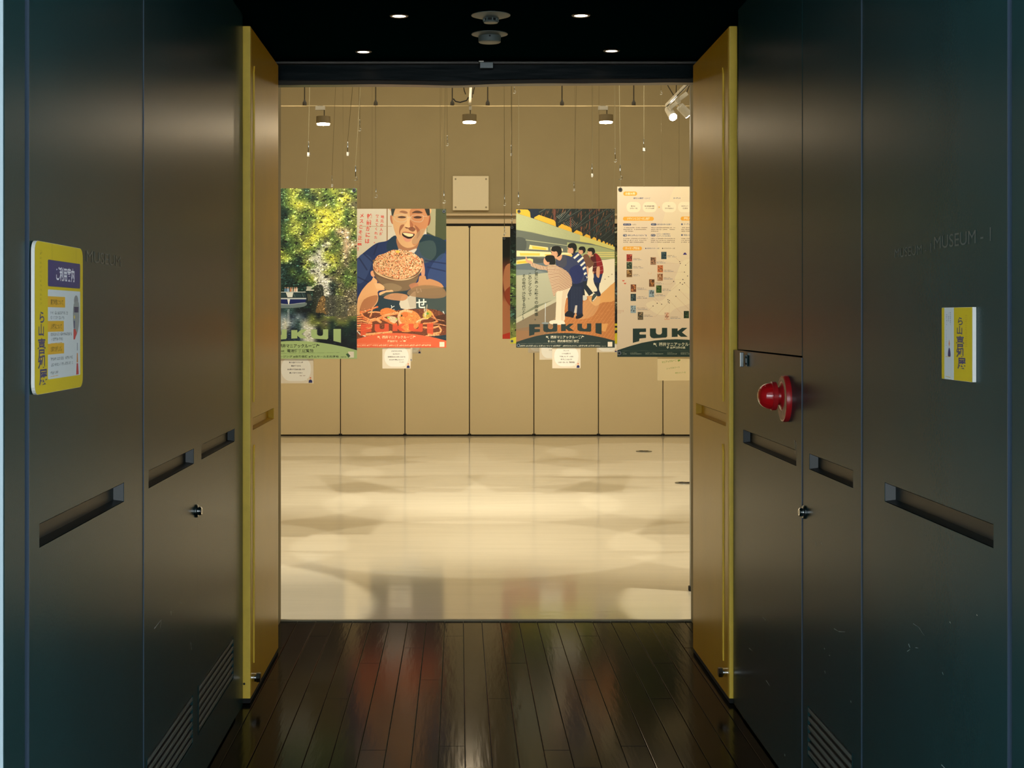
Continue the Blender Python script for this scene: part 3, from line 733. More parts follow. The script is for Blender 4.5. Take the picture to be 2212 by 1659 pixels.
# bridge and boat
A.poly([(490, 178), (612, 178), (608, 192), (490, 192)], (225, 222, 205), t=T2); A.poly([(500, 130), (600, 130), (560, 175), (500, 178)], (215, 215, 190), .8, t=T2)
A.poly([(-170, 215), (480, 213), (555, 225), (590, 300), (585, 360), (520, 430), (400, 452), (-60, 455), (-190, 360)], (22, 34, 40), t=T2)
A.poly([(-170, 212), (485, 208), (485, 218), (-170, 220)], (215, 222, 215), t=T2)
for p in ([(-150, 225), (60, 225), (45, 290), (-160, 290)], [(75, 225), (190, 225), (200, 290), (62, 290)], [(300, 225), (410, 222), (430, 290), (290, 290)], [(425, 222), (475, 222), (490, 290), (442, 290)]):
    A.poly(p, (40, 62, 66), t=T2); A.line([p[0], (p[0][0]+30, p[2][1])], 6, (120, 140, 140), .7, T2)
A.poly([(190, 222), (300, 222), (288, 290), (215, 290)], (222, 224, 214), t=T2)
A.poly([(-170, 300), (495, 300), (495, 325), (-170, 325)], (190, 198, 196), t=T2)
A.poly([(-170, 320), (495, 322), (480, 370), (420, 400), (230, 440), (20, 400), (-170, 370)], (22, 34, 92), t=T2)
A.poly([(212, 322), (252, 322), (238, 400), (226, 400)], (235, 235, 228), t=T2)
A.poly([(-90, 385), (30, 372), (230, 395), (420, 372), (505, 378), (460, 430), (230, 455), (-50, 440)], (120, 138, 136), .85, 3, T2)
A.line([(-60, 378), (225, 400), (480, 372)], 5, (190, 200, 196), 1, T2)
A.poly([(505, 230), (545, 238), (580, 330), (520, 355)], (46, 52, 40), t=T2)
for i in range(4): A.line([(515+i*16, 245), (528+i*16, 340)], 5, (150, 150, 130), .7, T2)
for (x, c) in ((180, (90, 130, 160)), (212, (120, 150, 190)), (228, (160, 180, 200)), (262, (200, 130, 90)), (285, (190, 180, 160)), (320, (220, 200, 180)), (345, (225, 160, 120)), (355, (230, 220, 210)), (-60, (200, 170, 140)), (-20, (90, 130, 160))):
    A.ell(x, 150, 8, 9, (196, 150, 120), t=T2); A.poly([(x-11, 160), (x+11, 160), (x+12, 207), (x-12, 207)], c, t=T2)
A.line([(228, 470), (228, 720)], 34, (200, 210, 215), .45, T2); A.blur((611, 665, 660, 705), 2)
A.dabs(300, (150, 460, 620, 930), 16, .55, T2, asp=.15, flat=True)
footer(A, 771, 775, 1.2207, (166, 190, 128), (44, 54, 36), '美浜町', '電池推進遊覧船', '#水月湖 #エコツアー #クルージング #自然保護 #ラムサール条約湿地')
A.poly([(747, 765), (752, 763), (757, 769), (753, 773)], (60, 90, 60))

# ---- poster B: laughing man holding a heaped bowl, crabs below
B = Canvas(751.5, 451, 964, 751, 5, (205, 196, 176))
def b3(pts, c, al=1, sm=4, **k): B.poly(pts, c, al, sm, T3, **k)
B.poly([(-60, 40), (600, 40), (600, 1100), (-60, 1100)], (208, 200, 180), t=T3, c2=(196, 184, 160))
B.line([(605, 40), (605, 640)], 22, (150, 116, 84), .9, T3); B.line([(-60, 372), (690, 372)], 14, (176, 150, 120), .8, T3)
B.poly([(1330, 40), (1700, 40), (1700, 700), (1330, 700)], (66, 72, 46), t=T3)
B.poly([(1340, 40), (1500, 40), (1490, 560), (1340, 480)], (150, 146, 112), t=T3); B.blur((920, 451, 964, 530), 4)
# jacket
b3([(-100, 1050), (60, 960), (160, 870), (400, 690), (600, 640), (760, 540), (820, 700), (900, 860), (1100, 860), (1250, 540), (1460, 550), (1640, 630), (1800, 760), (1800, 2700), (-100, 2700)], (30, 48, 92), 1, 4, noise=.05)
b3([(620, 650), (760, 545), (830, 760), (700, 860), (600, 800)], (26, 52, 66), .8); b3([(1200, 560), (1500, 560), (1690, 660), (1700, 760), (1560, 1000), (1240, 900)], (22, 46, 48), .8)
b3([(1150, 700), (1450, 640), (1500, 900), (1300, 1050), (1100, 900)], (74, 90, 84), .55)
for p in ([(60, 1000), (170, 880), (330, 1000), (200, 1350), (60, 1400)], [(1500, 980), (1700, 900), (1700, 1500), (1350, 1350)]): b3(p, (58, 78, 124), .6)
for p in ([(90, 950), (240, 1180)], [(170, 870), (330, 1020)], [(60, 1300), (300, 1420)], [(430, 700), (360, 900)], [(1340, 1120), (1680, 1200)], [(1300, 1000), (1690, 1060)]): B.line(p, 26, (20, 30, 64), .6, T3)
# neck, collar, face
b3([(800, 560), (1180, 560), (1150, 780), (1050, 880), (900, 880), (810, 780)], (160, 110, 76))
b3([(812, 790), (860, 800), (980, 830), (1140, 780), (1130, 830), (1040, 900), (860, 860)], (206, 196, 180))
b3([(664, 180), (700, 175), (730, 240), (730, 330), (690, 320), (664, 250)], (176, 110, 76)); b3([(1340, 170), (1390, 160), (1404, 240), (1380, 340), (1340, 350)], (128, 66, 42))
b3([(690, 30), (1370, 30), (1375, 200), (1350, 360), (1320, 420), (1270, 520), (1200, 640), (1110, 740), (980, 770), (870, 720), (800, 620), (755, 500), (725, 400), (700, 250), (690, 120)], (206, 160, 112))
b3([(1040, 60), (1370, 40), (1370, 300), (1300, 440), (1210, 620), (1110, 730), (1060, 640), (1150, 480), (1060, 300)], (176, 112, 72), .75)
B.poly([(675, 40), (760, 40), (735, 110), (712, 190), (690, 175)], (52, 58, 54), t=T3); B.poly([(1290, 40), (1385, 40), (1392, 170), (1350, 180), (1320, 120)], (40, 40, 34), t=T3)
b3([(830, 110), (880, 85), (960, 100), (985, 130), (940, 140), (880, 125)], (150, 104, 74)); b3([(1060, 130), (1120, 90), (1200, 90), (1260, 125), (1200, 135), (1120, 130)], (84, 56, 40))
b3([(800, 200), (870, 178), (950, 200), (935, 220), (870, 226), (820, 218)], (88, 62, 48)); b3([(1090, 205), (1160, 185), (1240, 200), (1220, 224), (1160, 230), (1110, 222)], (70, 46, 36))
b3([(790, 200), (860, 170), (950, 195), (870, 184)], (230, 190, 140), .6)
for p in ([(740, 180), (800, 160), (960, 165), (975, 230), (930, 285), (850, 295), (770, 270), (735, 225)], [(1050, 190), (1120, 165), (1260, 172), (1265, 250), (1220, 290), (1120, 285), (1060, 250)]):
    q = smooth(tr(T3, p), 4); B.line(q+[q[0]], .7, (196, 190, 168), .95)
B.line([(970, 205), (1050, 205)], 7, (200, 190, 170), 1, T3); B.line([(690, 170), (745, 195)], 6, (150, 140, 120), 1, T3); B.line([(1262, 190), (1345, 190)], 6, (190, 180, 160), 1, T3)
b3([(975, 230), (1010, 215), (1030, 260), (1035, 330), (1080, 360), (1075, 395), (1020, 400), (960, 385), (925, 380), (935, 340), (965, 300)], (222, 176, 124)); b3([(1025, 250), (1060, 300), (1085, 350), (1080, 400), (1030, 395)], (150, 84, 54), .8)
b3([(930, 385), (980, 395), (1010, 410), (960, 412)], (96, 48, 34), .9); b3([(1000, 400), (1080, 385), (1130, 430), (1080, 470), (1010, 440)], (110, 62, 44), .8)
b3([(850, 360), (920, 340), (890, 400), (850, 460), (845, 540), (825, 470)], (140, 84, 56), .8); b3([(1110, 350), (1200, 430), (1210, 520), (1150, 600), (1160, 480)], (130, 74, 50), .7)
b3([(880, 510), (900, 488), (980, 492), (1060, 500), (1110, 520), (1090, 560), (1040, 600), (985, 605), (930, 575), (890, 545)], (40, 20, 16))
b3([(898, 495), (1000, 500), (1085, 520), (1070, 555), (1010, 565), (960, 550), (915, 525)], (226, 210, 160)); b3([(900, 565), (985, 600), (1045, 600), (1040, 640), (980, 660), (925, 635)], (204, 140, 112)); b3([(885, 480), (960, 470), (1100, 500), (1110, 515), (980, 490)], (186, 110, 84))
for i in range(6): B.line([(925+i*24, 508), (928+i*24, 545)], 3, (170, 140, 100), .7, T3)
b3([(1060, 640), (1210, 440), (1320, 430), (1260, 560), (1130, 700)], (170, 150, 116), .5)
B.blur((835, 451, 940, 545), 2)
# wrists and hands
b3([(90, 1650), (180, 1500), (330, 1350), (350, 1230), (320, 1190), (340, 1280), (420, 1370), (430, 1440), (540, 1480), (560, 1540), (450, 1560), (420, 1640), (430, 1760), (250, 1960), (60, 1990), (60, 1760)], (226, 172, 120))
b3([(1640, 1480), (1560, 1400), (1400, 1340), (1330, 1350), (1300, 1280), (1200, 1290), (1170, 1400), (1040, 1440), (1010, 1490), (1100, 1560), (1100, 1650), (1500, 1640), (1680, 1640)], (190, 136, 92))
b3([(1215, 970), (1262, 970), (1280, 1040), (1300, 1180), (1290, 1280), (1240, 1280), (1225, 1150)], (196, 140, 108)); b3([(305, 1210), (350, 1190), (380, 1280), (345, 1300), (310, 1270)], (220, 160, 120))
b3([(120, 1700), (300, 1600), (440, 1600), (330, 1790), (120, 1900)], (178, 118, 74), .8)
# bowl
b3([(345, 1100), (350, 1040), (420, 980), (1200, 1000), (1245, 1080), (1240, 1180), (1180, 1300), (1120, 1430), (1000, 1530), (800, 1600), (640, 1570), (500, 1480), (400, 1330), (350, 1200)], (112, 84, 62))
b3([(420, 1300), (700, 1380), (1100, 1330), (1180, 1300), (1080, 1480), (900, 1580), (700, 1560), (560, 1480)], (120, 98, 72), .9); b3([(520, 1450), (700, 1420), (880, 1500), (740, 1600), (600, 1560)], (160, 138, 100), .5)
b3([(345, 1080), (380, 1060), (420, 1200), (560, 1290), (760, 1345), (1000, 1330), (1180, 1250), (1250, 1110), (1235, 1200), (1100, 1310), (950, 1360), (760, 1365), (560, 1315), (400, 1230)], (214, 180, 136))
for p in ([(470, 1590), (620, 1550), (720, 1590), (620, 1640), (480, 1650)], [(340, 1440), (460, 1420), (550, 1480), (540, 1520), (440, 1520), (350, 1500)], [(620, 1560), (700, 1545), (720, 1590), (640, 1610)]): b3(p, (230, 180, 130))
for p in ([(1010, 1450), (1120, 1410), (1180, 1440), (1160, 1500), (1050, 1510)], [(1040, 1500), (1180, 1480), (1200, 1540), (1080, 1560)]): b3(p, (176, 116, 84), .9)
HE = smooth(tr(T3, [(350, 1130), (380, 990), (440, 910), (560, 870), (690, 810), (800, 805), (960, 820), (1080, 860), (1180, 930), (1230, 1010), (1245, 1110), (1180, 1200), (1100, 1270), (960, 1330), (780, 1340), (600, 1290), (420, 1220)]), 5)
B.poly(HE, (214, 168, 120))
mk = B.mask(HE); sv = B.a.copy()
food = [(238, 200, 156), (214, 130, 84), (196, 96, 56), (150, 84, 50), (236, 216, 176), (222, 160, 112), (120, 92, 50), (90, 60, 40), (230, 180, 140), (216, 120, 78)]
for _ in range(1500):
    x = rng.uniform(806, 912); y = rng.uniform(539, 604); c = food[rng.integers(len(food))]
    B.ell(x, y, rng.uniform(.7, 2.0), rng.uniform(.5, 1.2), c, rot=rng.uniform(0, 3))
B.ell(800, 840, 40, 24, (226, 190, 80), t=T3); B.ell(560, 985, 14, 9, (170, 160, 70), t=T3)
full = np.zeros(B.a.shape[:2], bool); full[mk[2]:mk[3], mk[0]:mk[1]] = mk[4]; B.a[~full] = sv[~full]
# apron with white brush writing, bag
B.poly([(60, 250), (400, 200), (600, 100), (1740, 0), (1740, 1050), (60, 1050)], (38, 56, 58), .8, 0, T4)
B.poly([(1100, 20), (1560, 0), (1740, 200), (1740, 500), (1160, 400)], (84, 92, 78), .55, 4, T4)
B.poly([(850, 320), (890, 180), (940, 145), (1030, 180), (1120, 90), (1160, 80), (1170, 400), (980, 425), (880, 400)], (206, 196, 176), t=T4); B.poly([(1000, 200), (1160, 100), (1170, 400), (1050, 390)], (176, 164, 146), .6, t=T4)
for st, x, y, sz in (('せ', 1165, 390, 210), ('と', 670, 430, 110), ('い', 1160, 110, 120), ('こ', 640, 230, 130), ('い', 1570, 560, 150)): B.text(st, x, y, sz, (222, 224, 216), bold=True, t=T4)
b3([(90, 1650), (180, 1500), (330, 1380), (430, 1600), (430, 1760), (300, 1900), (60, 2010), (60, 1760)], (222, 166, 114), .95); b3([(180, 1720), (420, 1640), (400, 1780), (280, 1900), (100, 1960)], (160, 100, 64), .8)
b3([(1040, 1520), (1300, 1450), (1620, 1500), (1680, 1660), (1400, 1700), (1000, 1640)], (150, 114, 78), .8); b3([(600, 1640), (760, 1600), (980, 1640), (900, 1740), (560, 1700)], (190, 136, 96), .95)
# crabs
OR = [(226, 122, 64), (214, 104, 54), (232, 150, 92), (196, 86, 46), (236, 176, 128)]
def leg(pts, wd, c):
    B.line(pts, wd, c, 1, T4); B.line([(x, y-wd*.2) for x, y in pts], wd*.3, (240, 186, 138), .8, T4)
    for x, y in pts: B.ell(x, y, wd/2, wd/2, c, t=T4)
B.poly([(40, 600), (260, 470), (800, 440), (1000, 420), (1500, 420), (1740, 560), (1740, 900), (60, 980)], (120, 62, 36), .9, 3, T4)
B.poly([(1500, 560), (1740, 500), (1740, 760), (1500, 720)], (66, 40, 26), .8, t=T4)
for i in range(7): leg([(40, 560+i*42), (160, 545+i*46), (330, 650+i*20)], 26, OR[i % 5])
leg([(120, 480), (240, 450), (340, 410), (440, 375)], 34, OR[1]); leg([(120, 480), (180, 560), (300, 620)], 34, OR[0]); leg([(340, 410), (320, 520), (300, 560)], 26, OR[2])
leg([(270, 480), (400, 470), (560, 490), (620, 530)], 26, OR[2])
B.poly([(490, 470), (520, 420), (620, 392), (720, 420), (800, 470), (760, 520), (600, 540), (500, 530)], (224, 128, 64), 1, 4, T4)
leg([(820, 490), (700, 510), (560, 545), (480, 590), (300, 640)], 50, OR[2]); leg([(520, 580), (640, 640), (780, 700)], 56, OR[0]); leg([(260, 640), (400, 600), (500, 660)], 44, OR[2])
B.poly([(620, 560), (760, 560), (820, 620), (760, 680), (680, 640)], (222, 200, 160), .9, 3, T4); B.ell(645, 575, 26, 14, (150, 190, 70), t=T4); B.ell(800, 600, 16, 14, (150, 190, 70), t=T4)
B.poly([(830, 640), (820, 520), (880, 450), (1000, 425), (1160, 470), (1240, 560), (1260, 640), (1200, 760), (1060, 840), (900, 840), (850, 740)], (228, 136, 72), 1, 4, T4)
leg([(1080, 470), (960, 440), (870, 470), (835, 560), (850, 640), (900, 720)], 40, OR[4]); B.ell(960, 520, 60, 50, (214, 116, 60), t=T4); B.ell(895, 540, 16, 22, (60, 60, 36), t=T4)
for x, y in ((1080, 560), (1110, 620), (990, 640), (1150, 690), (1040, 720), (1180, 600)): B.ell(x, y, 12, 9, (190, 90, 50), .8, t=T4)
leg([(1180, 660), (1290, 600), (1380, 590)], 34, OR[4]); leg([(1380, 430), (1460, 480), (1500, 560), (1570, 650), (1460, 680), (1310, 690)], 30, OR[0]); leg([(1310, 760), (1460, 780), (1600, 740), (1640, 810), (1620, 860), (1400, 890)], 32, OR[2])
leg([(1440, 560), (1540, 610), (1700, 640)], 20, (150, 90, 56)); leg([(1460, 700), (1600, 700), (1730, 730)], 22, (180, 110, 70)); leg([(200, 900), (420, 880), (700, 850)], 46, OR[2]); leg([(1360, 920), (1600, 900)], 22, (220, 160, 110))
B.poly([(1300, 500), (1420, 440), (1470, 520), (1400, 590), (1310, 580)], (196, 170, 70), .9, 3, T4); B.ell(1380, 500, 30, 20, (96, 150, 60), t=T4)
for a, b in (((1330, 560), (1320, 370)), ((1350, 560), (1375, 330)), ((1345, 560), (1340, 400))): B.line([a, b], 9, (230, 214, 180), 1, T4)
B.line([(50, 820), (110, 890), (230, 940)], 16, (220, 214, 200), 1, T4)
B.dabs(1100, (50, 400, 1740, 960), 13, .22, T4)
footer(B, 964, 751, 1, (218, 98, 62), (240, 206, 160), '', '', '', letters=(216, 84, 52), lal=.9)
T = lambda st, x, y, sz, w: B.text(st, x, y, sz, (242, 214, 170), w=w, bold=True, t=T4)
T('越前がに', 628, 1036, 44, 200); T('#せいこがに #ズワイがに #冬の味覚 #せいこ丼 #かにみそ #内子 #外子 #越前海岸', 10, 1112, 34, 1440)
B.ell(950, 1018, 26, 14, (242, 214, 170), t=T4); B.line([(918, 1000), (910, 990)], 6, (242, 214, 170), 1, T4); B.line([(982, 1000), (990, 985)], 6, (242, 214, 170), 1, T4); B.line([(860, 1025), (905, 1022)], 8, (242, 214, 170), .8, T4)
B.line([(50, 1066), (1450, 1056)], 3, (240, 190, 150), .6, T4); B.poly([(1610, 1035), (1702, 1035), (1702, 1128), (1610, 1128)], (226, 220, 196), t=T4)
B.ell(300, 1150, 240, 34, (206, 84, 52), .7, t=T4); B.ell(1320, 1148, 250, 36, (206, 84, 52), .7, t=T4); B.ell(680, 1152, 110, 24, (206, 84, 52), .7, t=T4)
RD = (206, 62, 48)
B.text('メスこそ正義！', 100, 135, 84, RD, t=T3, vert=True, bold=True, step=102, dx=-8.5); B.text('越前がには', 232, 142, 96, RD, t=T3, vert=True, bold=True, step=114, dx=-10)
B.text('教えてくれた。', 396, 158, 60, RD, t=T3, vert=True, bold=True, step=78, dx=-6); B.text('地元の人が', 488, 168, 62, RD, t=T3, vert=True, bold=True, step=78, dx=-7)

# ---- poster C: five visitors leaning towards a lit wall display
Cc = Canvas(1115, 451, 1328, 751, 5, (120, 124, 100))
def c5(pts, c, al=1, sm=0, **k): Cc.poly(pts, c, al, sm, T5, **k)
def c6(pts, c, al=1, sm=0, **k): Cc.poly(pts, c, al, sm, T6, **k)
c5([(280, 40), (2200, 40), (2200, 800), (1500, 560), (560, 210)], (34, 40, 36))
for _ in range(300):
    x = rng.uniform(700, 2180); y = rng.uniform(40, 560); q = rng.uniform(30, 110); c = [(140, 84, 50), (176, 120, 80), (60, 50, 40), (24, 30, 28), (120, 60, 40), (70, 84, 80)][rng.integers(6)]
    Cc.line([(x, y), (x+q*.3, y-q)], rng.uniform(6, 16), c, .6, T5)
for i in range(7): Cc.line([(1060+i*26, 190-i*14), (1180+i*26, 300-i*14)], 9, (160, 172, 164), .8, T5)
for i in range(6): Cc.line([(1200+i*30, 310-i*12), (1300+i*30, 420-i*12)], 7, (140, 152, 146), .7, T5)
for x0 in (1020, 1320, 1520, 1680, 1810): Cc.line([(x0, 60), (x0, 320+(x0-1020)*.5)], max(10, 34-(x0-1020)*.03), (120, 70, 56), .8, T5)
for (a, b, wd) in (((640, 180), (900, 40), 54), ((1080, 330), (1330, 50), 60), ((1080, 330), (1560, 50), 44), ((1380, 450), (1720, 90), 40), ((1380, 450), (2040, 40), 36), ((1580, 540), (2200, 40), 30), ((1580, 540), (2150, 120), 24), ((1720, 600), (2150, 160), 22), ((1720, 600), (2160, 290), 20), ((1830, 640), (2160, 380), 18), ((1920, 670), (2160, 470), 14), ((1990, 700), (2160, 560), 12), ((2050, 720), (2160, 620), 10)):
    Cc.line([a, b], wd, (36, 44, 42), 1, T5); Cc.line([(a[0]+8, a[1]-wd*.3), (b[0]+8, b[1]-wd*.3)], wd*.14, (130, 138, 124), .7, T5)
c5([(560, 60), (720, 60), (740, 160), (640, 240), (580, 220)], (28, 38, 52))
for p in ([(300, 60), (520, 66), (562, 110), (574, 216), (300, 130)], [(640, 215), (730, 165), (1010, 262), (1042, 300), (1052, 385), (640, 235)], [(1090, 390), (1160, 335), (1310, 395), (1342, 425), (1348, 490), (1100, 405)], [(1375, 500), (1435, 450), (1525, 488), (1545, 510), (1550, 558)], [(1570, 565), (1620, 525), (1690, 560), (1700, 612)], [(1715, 618), (1760, 580), (1800, 600), (1810, 650)], [(1825, 655), (1850, 618), (1885, 635), (1893, 682)], [(1905, 690), (1935, 655), (1962, 668), (1970, 706)], [(1980, 712), (2002, 680), (2025, 690), (2030, 730)], [(2040, 730), (2055, 702), (2070, 712), (2076, 742)], [(2085, 745), (2100, 718), (2120, 730), (2125, 760)]):
    c5(p, (216, 170, 56), noise=.05)
c5([(280, 130), (600, 225), (1100, 405), (1550, 560), (1900, 680), (2160, 770), (2160, 830), (1700, 700), (1250, 630), (900, 565), (600, 490), (280, 440)], (168, 172, 128), noise=.05)
c5([(1500, 545), (1900, 680), (2160, 770), (2160, 840), (1900, 770), (1500, 680)], (214, 200, 96), .6)
c5([(280, 440), (900, 565), (1250, 630), (1700, 700), (2160, 830), (2160, 1500), (280, 1500)], (98, 104, 92)); c5([(280, 600), (480, 620), (470, 840), (280, 860)], (70, 76, 72), .8, 3)
Cc.line([(480, 635), (1300, 745)], 12, (176, 178, 140), .9, T5)
c5([(1260, 680), (1800, 740), (2160, 840), (2160, 1000), (1700, 960), (1260, 900)], (168, 176, 120), .8)
c5([(560, 725), (600, 735), (900, 775), (905, 830), (540, 808)], (226, 206, 140)); c5([(600, 750), (865, 790), (865, 825), (610, 800)], (224, 186, 70))
c5([(950, 775), (1180, 800), (1180, 850), (950, 835)], (214, 204, 160)); c5([(310, 835), (1400, 880), (1400, 955), (310, 945)], (228, 214, 160)); c5([(370, 880), (750, 885), (745, 930), (380, 930)], (224, 190, 84)); c5([(840, 905), (960, 905), (960, 935), (840, 930)], (222, 186, 80)); c5([(1200, 910), (1380, 915), (1380, 945), (1200, 940)], (220, 190, 90))
c5([(300, 950), (700, 955), (700, 990), (300, 985)], (84, 92, 92)); c5([(620, 970), (850, 990), (830, 1090), (620, 1060)], (80, 84, 78)); c5([(305, 1020), (560, 980), (620, 1000), (620, 1060), (305, 1095)], (222, 206, 130)); c5([(320, 1040), (560, 1020), (560, 1060), (320, 1080)], (220, 180, 60))
c5([(300, 1095), (900, 1060), (900, 1240), (300, 1310)], (96, 108, 112)); c5([(300, 1190), (700, 1200), (880, 1250), (300, 1320)], (128, 138, 132), .8)
for k in range(4): Cc.line([(1800, 870+k*38), (2150, 875+k*36)], 22, (216, 200, 120), .8, T5)
c5([(1540, 960), (2160, 960), (2160, 1000), (1900, 1020), (1540, 980)], (150, 160, 110), .7)
# grey plinth on the left, pale floor on the right, wooden floor
c5([(280, 1310), (900, 1250), (900, 1600), (280, 1600)], (176, 178, 150)); c5([(1520, 1020), (1960, 1010), (2160, 985), (2160, 1600), (1480, 1600)], (222, 212, 184))
c6([(270, -40), (960, -80), (960, 360), (600, 480), (270, 690)], (172, 172, 146), c2=(158, 158, 134)); Cc.line([(280, 690), (955, 400)], 6, (110, 112, 96), 1, T6)
c6([(270, 690), (960, 350), (960, 420), (270, 780)], (180, 176, 150)); c6([(1100, 300), (1400, 280), (1500, 0), (1960, -60), (1960, 460), (1500, 560), (1100, 520)], (222, 212, 184))
c6([(270, 780), (960, 410), (1150, 340), (1700, 300), (1960, 70), (1960, 1100), (270, 1100)], (176, 112, 62)); c6([(270, 780), (960, 410), (1000, 800), (500, 900), (270, 900)], (120, 112, 92), .9); c6([(270, 880), (960, 740), (1000, 1000), (270, 1090)], (134, 104, 76), .8)
c6([(1500, 330), (1700, 300), (1960, 80), (1960, 380), (1750, 420), (1620, 480)], (216, 164, 100), .8, 3); c6([(1300, 480), (1700, 330), (1600, 640), (1300, 700)], (206, 170, 124), .45, 4)
for k in range(30):
    x = 1150+k*62; Cc.line([(x, 300), (x-560, 1100)], 4, (214, 158, 96), .7, T6) if x > 1150 else None
for k in range(70):
    y = rng.uniform(420, 1000); x = rng.uniform(1100+(1000-y)*.2, 1960); q = rng.uniform(40, 80); Cc.line([(x, y), (x+q, y-3)], 4, (210, 150, 90), .6, T6)
c6([(1700, 790), (1845, 780), (1800, 920), (1690, 900)], (216, 164, 96), .7)
for x, y in ((2098, 1280), (2035, 1325), (1968, 1372)): Cc.ell(x, y, 12, 7, (110, 96, 70), t=T5)
Cc.line([(775, 430), (772, 760)], 10, (196, 204, 204), 1, T6); Cc.ell(775, 775, 65, 16, (130, 140, 140), t=T6); Cc.line([(330, 600), (780, 430), (955, 370)], 3, (140, 140, 120), .8, T6)
# people, back to front
HR = (26, 28, 24); SK = (206, 156, 120)
def head(x, y, rx, ry, face):
    Cc.ell(x, y, rx, ry, HR, t=T5); c5([(x-rx*1.0, y-10), (x-rx*.85, y+ry*.2), (x-rx*1.02, y+ry*.65), (x-rx*.75, y+ry*1.05), (x-rx*.1, y+ry*1.1), (x+rx*.3, y+ry*.5), (x-rx*.1, y-ry*.05)], SK, 1, 3)
    c5([(x-rx, y-ry*.2), (x-rx*.6, y-ry*.9), (x+rx*.6, y-ry*.9), (x+rx, y), (x+rx*.7, y+ry*.7), (x+rx*.25, y+ry*.5), (x+rx*.1, y-ry*.05), (x-rx*.4, y+ry*.05)], HR, 1, 3)
    Cc.ell(x+rx*.12, y+ry*.42, rx*.13, ry*.2, (190, 136, 104), t=T5)
c6([(1600, -10), (1720, -20), (1700, 100), (1690, 200), (1720, 280), (1700, 315), (1640, 300), (1660, 200), (1610, 100)], (28, 38, 60), 1, 3)
c6([(1590, 240), (1660, 230), (1700, 260), (1690, 310), (1600, 250)], (34, 40, 56))
c5([(1755, 1240), (1900, 1250), (1925, 1270), (1880, 1440), (1760, 1430)], (30, 44, 84), 1)
c5([(1700, 950), (1790, 885), (1870, 950), (1920, 1070), (1940, 1240), (1880, 1275), (1740, 1255), (1740, 1120), (1700, 1010)], (132, 30, 34), 1, 3); c5([(1700, 960), (1780, 900), (1800, 1000), (1820, 1250), (1740, 1250), (1740, 1120)], (54, 26, 22), .7, 3)
for k in range(3): Cc.line([(1720+k*14, 1060+k*92), (1830, 1050+k*88), (1925+k*4, 1030+k*84)], 7, (190, 150, 140), .8, T5)
c5([(1815, 1150), (1870, 1150), (1862, 1330), (1830, 1340), (1805, 1290)], SK, 1, 3); c5([(1740, 1220), (1760, 1230), (1755, 1280), (1740, 1270)], SK)
c5([(1680, 900), (1750, 890), (1750, 940), (1700, 950)], (196, 146, 112)); head(1710, 850, 72, 70, 0)
c6([(1415, 20), (1500, 0), (1480, 120), (1590, 260), (1520, 310), (1440, 190), (1450, 300), (1410, 300)], (30, 40, 50), 1)
c6([(1570, 330), (1610, 270), (1655, 280), (1650, 320), (1590, 400), (1565, 400)], (60, 70, 66), 1, 3); c6([(1570, 395), (1590, 400), (1650, 325), (1655, 300), (1600, 370)], (220, 216, 200)); c6([(1420, 310), (1480, 320), (1480, 370), (1420, 390)], (196, 196, 184), 1, 3)
c5([(1560, 930), (1640, 905), (1700, 1000), (1765, 1085), (1680, 1160), (1620, 1160), (1580, 1050)], (112, 78, 58), 1, 3, noise=.12); c5([(1610, 1150), (1660, 1150), (1650, 1300), (1600, 1300)], SK, .9, 3); head(1540, 825, 66, 68, 0)
# striped sweater
c5([(1350, 940), (1440, 865), (1500, 900), (1560, 980), (1610, 1120), (1640, 1360), (1560, 1400), (1450, 1200), (1360, 1000)], (44, 60, 104), 1, 3)
for (a, b) in (((1375, 990), (1480, 900)), ((1440, 1065), (1560, 960)), ((1500, 1130), (1590, 1050)), ((1545, 1195), (1605, 1140)), ((1555, 1290), (1620, 1250)), ((1560, 1380), (1630, 1330))): Cc.line([a, b], 36, (226, 222, 204), 1, T5)
c5([(1365, 940), (1420, 870), (1400, 850), (1330, 880)], (34, 40, 52)); head(1355, 785, 88, 92, 0)
c5([(1290, 840), (1310, 880), (1370, 890), (1370, 860)], SK)
# navy one
c6([(1150, 250), (1200, 180), (1230, 60), (1400, -20), (1430, 60), (1415, 300), (1410, 600), (1420, 640), (1310, 640), (1290, 480), (1270, 640), (1170, 620), (1160, 400)], (26, 36, 60), 1, 3)
for k in range(7): Cc.line([(1220+k*26, 150), (1215+k*30, 600)], 5, (80, 92, 120), .5, T6)
c6([(1230, -20), (1410, -30), (1480, 0), (1420, 50), (1300, 60), (1230, 100)], (28, 36, 72), 1, 3)
c6([(1105, 620), (1170, 560), (1250, 600), (1255, 680), (1190, 670), (1105, 655)], (18, 22, 30), 1, 3); c6([(1300, 650), (1400, 615), (1418, 650), (1370, 690), (1300, 700)], (20, 24, 34), 1, 3); c6([(1285, 470), (1320, 470), (1310, 600), (1260, 600)], (216, 206, 190), .8)
c5([(1060, 1000), (1160, 920), (1250, 925), (1370, 970), (1480, 1080), (1560, 1230), (1580, 1380), (1500, 1440), (1340, 1440), (1180, 1240), (1060, 1110)], (54, 62, 92), 1, 4, noise=.06); c5([(1060, 1000), (1160, 925), (1230, 930), (1250, 1100), (1130, 1160)], (74, 74, 80), .7, 3); c5([(1300, 1200), (1480, 1100), (1570, 1250), (1500, 1430), (1380, 1440)], (30, 40, 92), .8, 4)
c5([(1050, 960), (1100, 900), (1165, 930), (1130, 1020), (1070, 1000)], SK, 1, 3); head(1058, 850, 102, 104, 0); c5([(965, 890), (985, 880), (1060, 930), (1050, 985), (1000, 960)], SK, 1, 3)
